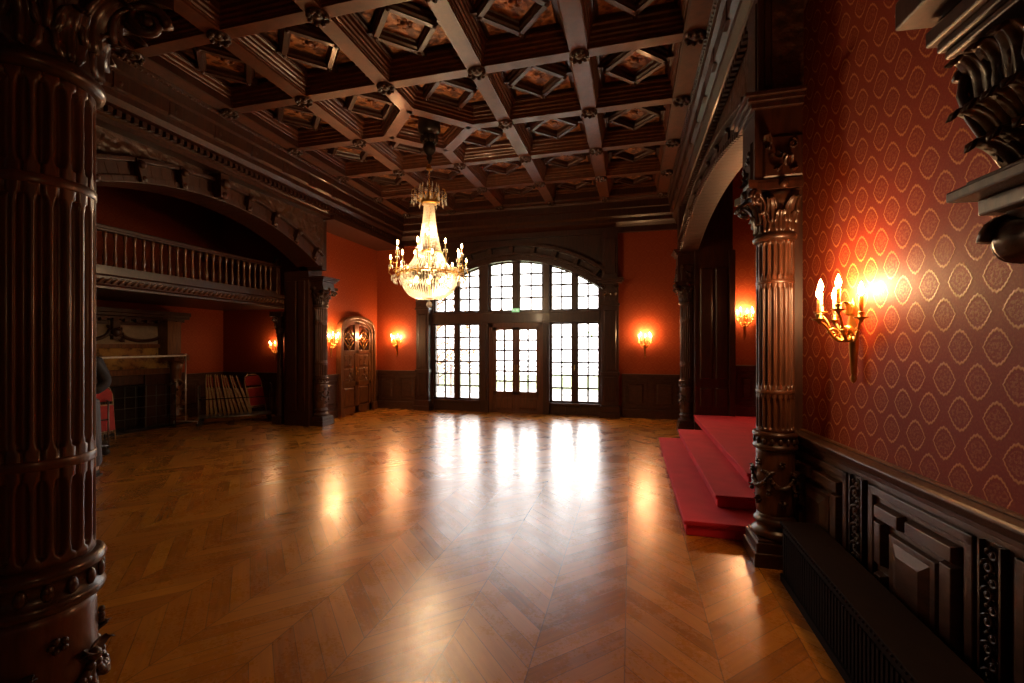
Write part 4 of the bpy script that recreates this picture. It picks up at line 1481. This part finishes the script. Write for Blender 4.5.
def sconce(label, x, y, z, rz, power, sc=1.0):
    global first_s
    t = sp if first_s else copy_tree(sp)
    first_s = False
    t.location = (x, y, z); t.rotation_euler = (0, 0, rz); t.scale = (sc, sc, sc)
    t['label'] = label
    out = Vector((-math.sin(rz), math.cos(rz), 0))
    lat = Vector((math.cos(rz), math.sin(rz), 0))
    for s in (-1, 1):
        p = Vector((x, y, z + .50 * sc)) + out * .07 * sc + lat * .07 * sc * s
        lamp(p, power * .42)
    lamp(Vector((x, y, z + .56 * sc)) + out * .20 * sc, power * .22)
SP = 15.0
sconce('brass candle sconce on the back wall left of the window', -5.78, YB, 1.34, PI, SP)
sconce('brass candle sconce on the back wall right of the window', .30, YB, 1.34, PI, SP)
sconce('brass candle sconce between the left column and the arched door', XL, 8.50, 1.34, -PI / 2, SP)
sconce('brass candle sconce on the dark niche side wall', -8.05, 8.8, 1.26, PI, SP * .15, .8)
sconce('brass candle sconce on the alcove wall above the red steps', 1.95, 8.8, 1.72, PI, SP)

# ================================================================ near right wall (slightly turned)
C0 = Vector((1.25, 3.97, 0))
rw = math.atan2(.9968, -.0804)            # local x runs from camera side towards the corner
def RW(s, d=0, z=0):
    """s metres from the corner towards the camera, d out of the wall"""
    ux = Vector((.0804, -.9968, 0)); out = Vector((-.9968, -.0804, 0))
    return C0 + ux * s + out * d + Vector((0, 0, z))
LW = 6.6
o = struct(MB().box(0, LW, -.2, 0, 0, CEIL).build('wall_right', M['paper'], None, RW(LW), rw), 'near right wall papered in red and gold damask')
# in local coordinates: x = LW - s
def sx_(s): return LW - s
mb = MB()
H1 = .95
mb.box(0, LW, 0, .035, 0, H1 - .03)
mb.sweep([(0, H1 - .085), (.045, H1 - .085), (.05, H1 - .06), (.062, H1 - .05), (.075, H1 - .02), (.085, H1 - .018), (.085, H1 - .004), (.07, H1 + .004), (.0, H1 + .012)], (0, 0, 0), (LW, 0, 0), (0, 1, 0))
wn_ = struct(mb.build('trim_19', M['wainscot'], None, RW(LW), rw, bevel=.004), 'near dark carved wainscot under the damask wall')
MB().sweep([(0, H1 + .008), (.02, H1 + .008), (.024, H1 + .016), (.018, H1 + .024), (0, H1 + .026)], (0, 0, 0), (LW, 0, 0), (0, 1, 0)).build('gilt_edge', M['doorwood'], wn_)
def near_panel(s0, s1):
    m = MB()
    x0, x1 = sx_(s1), sx_(s0)
    z0, z1 = .05, H1 - .12
    f = .045
    # outer stiles/rails
    m.box(x0, x1, .035, .055, z1 - f, z1); m.box(x0, x1, .035, .055, z0, z0 + f)
    m.box(x0, x0 + f, .035, .055, z0, z1); m.box(x1 - f, x1, .035, .055, z0, z1)
    o = m.build('panel_frame', M['wainscot'], wn_, bevel=.005)
    # interlaced raised blocks
    ix0, ix1, iz0, iz1 = x0 + f + .03, x1 - f - .03, z0 + f + .03, z1 - f - .03
    w = ix1 - ix0; h = iz1 - iz0
    m = MB()
    def blk(a, b, c, d_, t=.075):
        m.frus(ix0 + a * w, ix0 + b * w, .035, .035 + t * .5, iz0 + c * h, iz0 + d_ * h, .012)
    # note local x grows towards the corner (far end)
    blk(.62, 1.0, .86, 1.0); blk(.86, 1.0, .48, .86)
    blk(0, .56, .86, 1.0); blk(0, .16, .30, .86)
    blk(0, .38, 0, .14); blk(0, .16, .14, .24)
    blk(.44, 1.0, 0, .14); blk(.86, 1.0, .14, .42)
    m.build('interlaced_moulding', M['wainscot'], o, bevel=.004)
    m = MB()
    m.frus(ix0 + .20 * w, ix0 + .80 * w, .035, .060, iz0 + .19 * h, iz0 + .81 * h, .008)
    m.frus(ix0 + .27 * w, ix0 + .73 * w, .060, .078, iz0 + .25 * h, iz0 + .75 * h, .05)
    m.build('raised_field', M['wainscot'], o, bevel=.003)
def strip(s0, s1):
    m = MB()
    x0, x1 = sx_(s1), sx_(s0)
    m.box(x0 - .012, x1 + .012, .035, .045, .10, H1 - .11)
    m.box(x0 - .012, x0 - .002, .035, .065, .10, H1 - .11); m.box(x1 + .002, x1 + .012, .035, .065, .10, H1 - .11)
    xc = (x0 + x1) / 2; w = x1 - x0
    for k in range(13):
        z = .16 + k * .053
        sg = 1 if k % 2 else -1
        spiral(m, T((xc + sg * w * .14, .058, z)), w * .36, 1.4, .008, 16)
        leaf(m, T((xc - sg * w * .15, .048, z - .01)) @ RY(sg * R(35)), w * .5, .06, .03, 5, 5, .005)
        m.ball((xc, .055, z + .026), .009, 6, 5)
    m.build('carved_strip', M['carved'], wn_)
# s computed from photo columns
def s_of(px):
    th = math.atan((px - 512) / 450) - R(14.8)
    t = math.tan(th)
    # C0 + u s : (x)/(y)=t
    return (t * C0.y - C0.x) / (.0804 + .9968 * t)
PAN = ((.10, .66), (.86, 1.62), (1.82, 2.6), (2.8, 3.6))
sA, sB = s_of(862), s_of(873)
sC, sD = s_of(999), s_of(1018)
near_panel(.08, sA - .06)
strip(sA, sB)
near_panel(sB + .05, sC - .05)
strip(sC, sD)
near_panel(sD + .05, sD + .65)
near_panel(sD + .75, sD + 1.35)
for k, s_ in enumerate((s_of(861),)):
    p = RW(s_)
    sconce('brass five candle sconce on the near damask wall', p.x, p.y, 1.38, rw, 11.0, 1.12)

p = RW(5.3)
sconce('brass candle sconce on the right wall behind the camera', p.x, p.y, 1.38, rw, 2.5, 1.12)
# radiator cover
rc = thing('radiator_cover', 'low black wooden radiator cover along the near right wall', 'radiator cover', (1.0, 3.44, 0))
MB().box(0, .20, -4.4, 0, 0, .385).build('cabinet', M['radiator'], rc, bevel=.004)
MB().box(-.015, .22, -4.42, .01, .385, .405).build('top', M['radiator'], rc, bevel=.004)
mb = MB()
for k in range(120):
    mb.ball((-.015, -.02 - k * .032, .392), .0075, 6, 4)
mb.build('bead_edge', M['radiator'], rc)
mb = MB()
for k in range(110):
    y = -.04 - k * .036
    mb.box(-.008, 0, y - .020, y, .06, .34)
mb.box(-.014, 0, -4.4, 0, 0, .05)
mb.build('grille_slats', M['radiator'], rc)

# wall console near top right
cs = thing('carved_console', 'blurred carved scroll console high at the right edge of the photo', 'bracket', RW(sD + .24), rw)
YZ = Matrix(((0, 0, 1, 0), (1, 0, 0, 0), (0, 1, 0, 0), (0, 0, 0, 1)))   # polygon (y, z) extruded along x
mb = MB()
for a, b, z0, z1 in ((.01, .28, 2.66, 2.69), (.03, .33, 2.72, 2.78), (.05, .42, 2.81, 2.92), (.02, .30, 2.69, 2.81)):
    mb.box(-.17 - a, .17 + a, 0, b, z0, z1)
mb.build('top_ledge', M['mahogany'], cs, bevel=.008)
mb = MB()
prof = [(0, 2.20), (.09, 2.20), (.11, 2.25), (.15, 2.32), (.20, 2.39), (.24, 2.47), (.25, 2.55), (.22, 2.62), (.18, 2.66), (0, 2.66)]
mb.prism(prof, -.11, .11, YZ)
for (y_, z_, tilt, n_, w_, h_) in ((.10, 2.19, 34, 3, .12, .24), (.16, 2.31, 30, 4, .11, .22), (.23, 2.44, 6, 3, .12, .22)):
    for q in range(n_):
        leaf(mb, T(((q - (n_ - 1) / 2) * .23 / n_, y_, z_)) @ RZ(R(-6 * (q - (n_ - 1) / 2))) @ RX(R(-tilt)), w_, h_, .07, 8, 8, .014)
for xs_, rot_ in ((-.115, PI / 2), (.115, -PI / 2)):
    for q, (y_, z_, w_, h_, tl) in enumerate(((.04, 2.20, .10, .20, 5), (.09, 2.27, .12, .26, -32), (.17, 2.40, .13, .24, -22), (.07, 2.42, .13, .22, 14))):
        leaf(mb, T((xs_, y_, z_)) @ RZ(rot_) @ RY(R(tl if xs_ < 0 else -tl)), w_, h_, .06, 8, 8, .014)
    spiral(mb, T((xs_ * 1.2, .20, 2.56)) @ RZ(PI / 2), .065, 1.8, .018)
    spiral(mb, T((xs_ * 1.2, .06, 2.26)) @ RZ(PI / 2), .045, 1.6, .013)
    mb.tube([(xs_ * 1.1, .10, 2.20), (xs_ * 1.1, .17, 2.31), (xs_ * 1.1, .235, 2.42), (xs_ * 1.1, .26, 2.50), (xs_ * 1.1, .25, 2.58), (xs_ * 1.1, .20, 2.63)], .016, 8)
mb.build('acanthus_block', M['carved'], cs)
mb = MB().box(-.17, .17, 0, .22, 2.17, 2.20); mb.box(-.19, .19, 0, .27, 2.13, 2.17); mb.box(-.16, .16, 0, .19, 2.07, 2.13)
mb.build('abacus', M['mahogany'], cs, bevel=.008)
mb = MB()
mb.lathe([(.0, -.12), (.075, -.12), (.085, -.10), (.06, -.05), (.055, 0), (.06, .05), (.085, .10), (.075, .12), (0, .12)], (0, 0, 0), 24, T((0, .10, 1.97)) @ RY(PI / 2))
for xq in (-.13, .13):
    spiral(mb, T((xq, .10, 1.97)) @ RZ(PI / 2), .088, 1.9, .024, 36)
mb.prism([(0, 1.90), (.06, 1.90), (.10, 2.0), (.14, 2.07), (0, 2.07)], -.11, .11, YZ)
leaf(mb, T((0, .06, 1.88)) @ RX(PI), .14, .10, .05)
mb.build('volute', M['carved'], cs)

# ================================================================ red steps
st = thing('carpeted_steps', 'three broad steps covered in crimson carpet at the right', 'steps', (0, 0, 0))
def step(x0, y0, y1, z0, z1, x1=1.9):
    mb = MB().box(x0 + .02, x1, y0 + .02, y1, z0, z1 - .035)
    mb.box(x0, x1, y0, y1, z1 - .035, z1)
    return mb.build('step', M['carpet'], st, bevel=.012, seg=3)
step(.43, 4.03, 7.63, 0, .13)
step(.74, 4.42, 7.80, .13, .245)
step(1.09, 4.82, 8.70, .245, .36)
struct(MB().box(1.42, 4.0, 3.98, 8.8, 0, .355).build('platform', M['carpet']), 'red carpeted platform at the top of the steps')

# alcove behind the steps
struct(MB().box(0, 2.7, -.2, 0, 0, CEIL).build('wall_alcove_far', M['farpaper'], None, (4.1, 8.8, 0), PI), 'red damask alcove wall beyond the steps')
struct(MB().box(0, 5.0, -.2, 0, 0, CEIL).build('wall_alcove_right', M['farpaper'], None, (4.0, 3.9, 0), PI / 2), 'alcove side wall right of the platform')
struct(MB().box(1.45, 4.1, 3.78, 3.97, 0, CEIL).build('wall_alcove_near', M['mahogany']), 'alcove wall behind the near column')
wainscot(20, 'wainscot of the alcove beyond the red steps', 2.2, (3.96, 8.8, .36), PI, h=.90, panels=5)
struct(MB().box(1.08, 1.3, 9.3, 10.45, 0, CEIL).build('wall_right', M['mahogany']), 'dark wall between the far column and the window wall')
# room behind the camera
struct(MB().box(-9.8, 4.2, -2.8, -2.6, 0, CEIL).build('wall_front', M['mahogany']), 'dark wooden wall behind the camera')
struct(MB().box(1.8, 2.0, -2.6, 0, 0, CEIL).build('wall_right', M['mahogany']), 'dark wall right of the camera')

# ================================================================ chandelier
ch = thing('crystal_chandelier', 'large lit crystal chandelier hanging from the ceiling centre', 'chandelier', (CXc, CYc, 0))
ZT = 3.86   # crown height
mb = MB()
mb.lathe([(.16, 5.02), (.17, 4.98), (.17, 4.84), (.14, 4.80), (.06, 4.76), (.055, 4.66), (.09, 4.60), (.10, 4.55), (.07, 4.50), (.03, 4.46), (.05, 4.42), (.02, 4.37), (.015, 4.33)], seg=24)
for k in range(8):
    leaf(mb, RZ(k * PI / 4) @ T((0, .12, 4.74)) @ RX(PI), .09, .12, .05)
mb.build('ceiling_pendant', M['black'], ch)
mb = MB().lathe([(.004, 4.24), (.05, 4.25), (.045, 4.28), (.015, 4.33), (.008, 4.36)], seg=16)
mb.build('canopy_cap', M['gold'], ch)
mb = MB()
z = 4.25; k = 0
while z > 3.92:
    m = T((0, 0, z)) @ RZ(k * PI / 2)
    mb.tube([(.012 * math.cos(a), 0, .022 * math.sin(a)) for a in [2 * PI * i / 10 for i in range(10)]], .004, 5, m, closed=True)
    z -= .034; k += 1
mb.build('chain', M['gold'], ch)
# crown
mb = MB().lathe([(.02, 3.92), (.05, 3.90), (.10, 3.80), (.125, 3.77), (.125, 3.74), (.10, 3.72), (.09, 3.73)], seg=24)
for k in range(12):
    a = k * PI / 6
    m = RZ(a)
    mb.tube([(.10, 0, 3.76), (.19, 0, 3.80), (.26, 0, 3.87), (.25, 0, 3.93), (.215, 0, 3.94)], .006, 6, m)
    leaf(mb, RZ(a) @ T((0, .10, 3.78)), .035, .13, .05, 4, 5, .004)
mb.build('crown', M['gold'], ch)
mb = MB()
for k in range(12):
    a = k * PI / 6
    for j, (r, z0) in enumerate(((.255, 3.88), (.20, 3.91), (.14, 3.96))):
        x, y = r * math.cos(a + j * .13), r * math.sin(a + j * .13)
        for q in range(3):
            mb.octa((x, y, z0 - q * .03), .009, .014)
        mb.octa((x, y, z0 - .12), .014, .045)
        if j == 2: mb.octa((x, y, z0 + .03), .012, .05)
mb.build('crown_crystals', M['crystal'], ch)
# cone of strands
prof_c = lambda t: (.095 + .05 * t + .10 * t ** 3.0)
mb = MB()
zc0, zc1 = 3.73, 2.98
for k in range(40):
    a = 2 * PI * k / 40
    for i in range(34):
        t = i / 33
        r = .075 + .045 * t + .075 * t ** 2.5
        mb.octa((r * math.cos(a), r * math.sin(a), zc0 + (zc1 - zc0) * t), .0085, .013)
mb.build('upper_strands', M['crystal'], ch)
# middle tier flaring to the ring
mb = MB()
for k in range(48):
    a = 2 * PI * k / 48
    for i in range(20):
        t = i / 19
        r = .20 + .20 * t ** 1.2
        mb.octa((r * math.cos(a), r * math.sin(a), 2.98 - .27 * t - .03 * math.sin(PI * t)), .0085, .013)
for k in range(44):
    a = 2 * PI * k / 44
    mb.octa((.455 * math.cos(a), .455 * math.sin(a), 2.705), .016, .022)
    mb.octa((.43 * math.cos(a + .05), .43 * math.sin(a + .05), 2.745), .012, .03)
mb.build('middle_strands', M['crystal'], ch)
mb = MB().lathe([(.19, 2.985), (.205, 2.99), (.205, 3.005), (.19, 3.01), (.19, 2.985)], seg=32)
mb.lathe([(.405, 2.675), (.43, 2.68), (.435, 2.69), (.43, 2.70), (.41, 2.705), (.40, 2.69), (.405, 2.675)], seg=48)
for k in range(24):
    a = 2 * PI * k / 24
    mb.ball((.44 * math.cos(a), .44 * math.sin(a), 2.692), .018, 6, 5)
mb.tube([(0, 0, 3.9), (0, 0, 2.3)], .010, 8)
for k in range(4):
    a = k * PI / 2 + .4
    mb.tube([(0, 0, 2.70), (.41 * math.cos(a), .41 * math.sin(a), 2.69)], .007, 6)
mb.build('gilt_ring', M['gold'], ch)
# basin of strands
mb = MB()
for k in range(64):
    a = 2 * PI * k / 64
    for i in range(26):
        t = i / 25
        r = .42 * math.cos(t * PI / 2 * .96) ** .55
        z = 2.655 - .335 * math.sin(t * PI / 2) ** 1.15
        mb.octa((r * math.cos(a), r * math.sin(a), z), .0105, .016)
for k in range(60):
    a = 2 * PI * k / 60
    mb.octa((.425 * math.cos(a), .425 * math.sin(a), 2.62), .012, .04)
mb.build('basin', M['crystal'], ch)
mb = MB().lathe([(.0, 2.30), (.05, 2.305), (.07, 2.33), (.05, 2.345), (.0, 2.35)], seg=16)
mb.build('bottom_cap', M['gold'], ch)
mb = MB().ball((0, 0, 2.225), .045, 10, 8)
mb.octa((0, 0, 2.285), .014, .02)
mb.build('finial_drop', M['crystal'], ch)
for k in range(16):
    a = 2 * PI * k / 16 + .12
    hi = (k % 2 == 0)
    rr = .56 if not hi else .50
    zt = 2.78 if not hi else 2.96
    m = RZ(a)
    mb = MB()
    pts = [(.42, 0, 2.69), (.47, 0, 2.63), (.53, 0, 2.62), (rr + .03, 0, 2.68), (rr + .02, 0, 2.74), (rr, 0, zt)]
    mb.tube(pts, [.009, .009, .008, .008, .007, .007], 7, m)
    spiral(mb, m @ T((.49, 0, 2.70)), .035, 1.3, .006, 14)
    if hi:
        mb.tube([(.50, 0, 2.80), (.56, 0, 2.79), (.60, 0, 2.84)], .005, 6, m)
    arm = mb.build('arm', M['gold'], ch)
    x, y = rr * math.cos(a), rr * math.sin(a)
    mb = MB().lathe([(.004, zt - .01), (.030, zt), (.034, zt + .008), (.010, zt + .01), (.012, zt + .03)], (x, y, 0), 12)
    mb.build('drip_pan', M['crystal'], arm)
    MB().lathe([(.009, zt + .02), (.009, zt + .09), (.007, zt + .094)], (x, y, 0), 8).build('candle', M['candle'], arm)
    MB().lathe([(.004, zt + .094), (.014, zt + .11), (.016, zt + .125), (.010, zt + .15), (0, zt + .17)], (x, y, 0), 8).build('bulb', M['bulb'], arm)
    mb = MB()
    for q in range(6):
        b = q * PI / 3
        mb.octa((x + .030 * math.cos(b), y + .030 * math.sin(b), zt - .025), .007, .022)
    for q in range(3):
        b = a + (q - 1) * .10
        mb.octa((.55 * math.cos(b), .55 * math.sin(b), 2.60), .010, .035)
        mb.octa((.52 * math.cos(b + .03), .52 * math.sin(b + .03), 2.56), .010, .035)
    mb.build('crystal_drops', M['crystal'], arm)
    if k % 4 == 0:
        lamp((CXc + x * 1.0, CYc + y * 1.0, zt + .13), 5.0, .04, (1, .62, .32))
# inner bulbs
for k in range(6):
    a = k * PI / 3
    mb = MB().ball((.22 * math.cos(a), .22 * math.sin(a), 2.60), .022, 8, 6, sc=(1, 1, 1.4))
    mb.build('inner_bulb', M['bulb'], ch)
mb = MB().ball((.0, -.06, 3.28), .018, 8, 6, sc=(1, 1, 1.4)); mb.build('inner_bulb', M['bulb'], ch)
lamp((CXc, CYc, 2.52), 21.0, .12, (1, .72, .42))
lamp((CXc, CYc, 2.88), 14.0, .06, (1, .72, .42))
lamp((CXc, CYc, 3.30), 8.0, .04, (1, .72, .42))

# ================================================================ person
def skin_mesh(name, verts, edges, radii, mat, parent, root=0, sub=2):
    me = bpy.data.meshes.new(name)
    me.from_pydata(verts, edges, [])
    o = bpy.data.objects.new(name, me)
    COL.objects.link(o)
    me.materials.append(mat)
    o.parent = parent
    sk = o.modifiers.new('skin', 'SKIN'); sk.use_smooth_shade = True
    lay = me.skin_vertices[0] if me.skin_vertices else None
    if lay is None:
        bpy.context.view_layer.objects.active = o
        me.skin_vertices_ensure() if hasattr(me, 'skin_vertices_ensure') else None
        lay = me.skin_vertices[0]
    for i, r in enumerate(radii):
        lay.data[i].radius = r if isinstance(r, tuple) else (r, r)
        lay.data[i].use_root = (i == root)
    ss = o.modifiers.new('sub', 'SUBSURF'); ss.levels = sub; ss.render_levels = sub
    return o
# local frame: faces +y, right side of body = +x
pv = thing('person', 'person in charcoal jacket and grey trousers half hidden behind the big column', 'person', (-6.518, 3.955, 0), R(-150))
V = [(0, 0, .95), (0, 0, 1.10), (0, .0, 1.28), (0, 0, 1.42), (0, .01, 1.50), (0, .02, 1.57), (0, .03, 1.64), (0, .02, 1.72),      # 0-7 trunk, neck, head
     (-.11, 0, .90), (-.16, .02, .50), (-.17, -.01, .09), (-.17, .12, .04),                                                            # 8-11 left leg
     (.10, 0, .90), (.13, .04, .50), (.15, -.01, .09), (.16, .12, .04),                                                                # 12-15
     (-.18, 0, 1.40), (-.26, -.06, 1.14), (-.17, .08, 1.02), (-.13, .12, 1.00),                                                      # 16-19 arm on hip
     (.18, 0, 1.40), (.24, -.02, 1.12), (.24, .08, .90), (.24, .10, .85)]                                                           # 20-23 arm
E = [(0, 1), (1, 2), (2, 3), (3, 4), (4, 5), (5, 6), (6, 7), (0, 8), (8, 9), (9, 10), (10, 11), (0, 12), (12, 13), (13, 14), (14, 15),
     (3, 16), (16, 17), (17, 18), (18, 19), (3, 20), (20, 21), (21, 22), (22, 23)]
Rr = [(.15, .10), (.13, .09), (.15, .10), (.13, .085), (.055, .055), (.065, .075), (.078, .09), (.06, .07),
      .085, .055, .038, .03, .085, .055, .038, .03, .055, .040, .026, .022, .055, .040, .026, .022]
fing = []
for (wi, sx) in ((19, 1), (23, 0)):
    wx, wy, wz = V[wi]
    for k in range(4):
        b = len(V)
        off = (k - 1.5) * .017
        ln = (.062, .075, .080, .068)[k]
        if wi == 23:
            V += [(wx, wy + off, wz - .055), (wx - .006, wy + off, wz - .055 - ln * .6), (wx - .02, wy + off + .004, wz - .055 - ln)]
        else:
            V += [(wx + .04, wy + .01, wz + off), (wx + .04 + ln * .6, wy + .012, wz + off), (wx + .04 + ln, wy + .0, wz + off)]
        E += [(wi, b), (b, b + 1), (b + 1, b + 2)]
        Rr += [.0095, .0085, .007]
    b = len(V)
    if wi == 23:
        V += [(wx - .01, wy + .035, wz - .03), (wx - .02, wy + .05, wz - .06)]
    else:
        V += [(wx + .02, wy + .01, wz - .035), (wx + .05, wy + .01, wz - .05)]
    E += [(wi, b), (b, b + 1)]; Rr += [.011, .009]
body = skin_mesh('body', V, E, Rr, M['skin'], pv)
tv = [(0, 0, .98), (-.11, 0, .88), (-.16, .02, .50), (-.17, -.01, .10), (.095, 0, .88), (.13, .04, .50), (.15, -.01, .10)]
te = [(0, 1), (1, 2), (2, 3), (0, 4), (4, 5), (5, 6)]
skin_mesh('trousers', tv, te, [(.17, .125), .115, .082, .072, .115, .082, .072], M['trousers'], pv)
jv = [(0, 0, .92), (0, 0, 1.12), (0, 0, 1.30), (0, 0, 1.43), (0, .01, 1.49), (-.18, 0, 1.40), (-.26, -.06, 1.14), (-.19, .07, 1.03), (.18, 0, 1.40), (.24, -.02, 1.12), (.24, .07, .93)]
je = [(0, 1), (1, 2), (2, 3), (3, 4), (3, 5), (5, 6), (6, 7), (3, 8), (8, 9), (9, 10)]
skin_mesh('jacket', jv, je, [(.19, .15), (.17, .135), (.185, .14), (.15, .11), (.075, .075), .085, .072, .05, .085, .068, .05], M['jacket'], pv)
mb = MB().ball((0, .0, 1.70), .105, 16, 12, sc=(.86, 1.0, 1.0))
mb.ball((0, -.035, 1.64), .095, 14, 10, sc=(.85, .8, 1.1))
mb.build('hair', M['hair'], pv)
mb = MB()
mb.ball((0, .035, 1.655), .085, 16, 12, sc=(.84, .95, 1.2))
mb.tube([(0, .115, 1.675), (0, .138, 1.64), (0, .118, 1.635)], [.008, .014, .010], 7)
for s in (-1, 1):
    mb.ball((s * .075, .02, 1.65), .02, 8, 6, sc=(.4, .8, 1.3))
mb.tube([(-.022, .112, 1.605), (0, .118, 1.603), (.022, .112, 1.605)], [.004, .007, .004], 6)
mb.build('face', M['skin'], pv)
mb = MB()
for s in (-1, 1):
    mb.ball((s * .030, .108, 1.672), .010, 8, 6, sc=(1, .6, .6))
    mb.tube([(s * .015, .113, 1.692), (s * .045, .105, 1.692)], .004, 5)
mb.build('eyes', M['hair'], pv)
for q in ((-.17, -.01), (.15, -.01)):
    mb = MB().ball((q[0], q[1] + .06, .045), .05, 12, 8, sc=(.95, 2.5, .85))
    mb.box(q[0] - .045, q[0] + .045, q[1] - .055, q[1] + .17, 0, .02)
    mb.build('shoe', M['rubber'], pv)
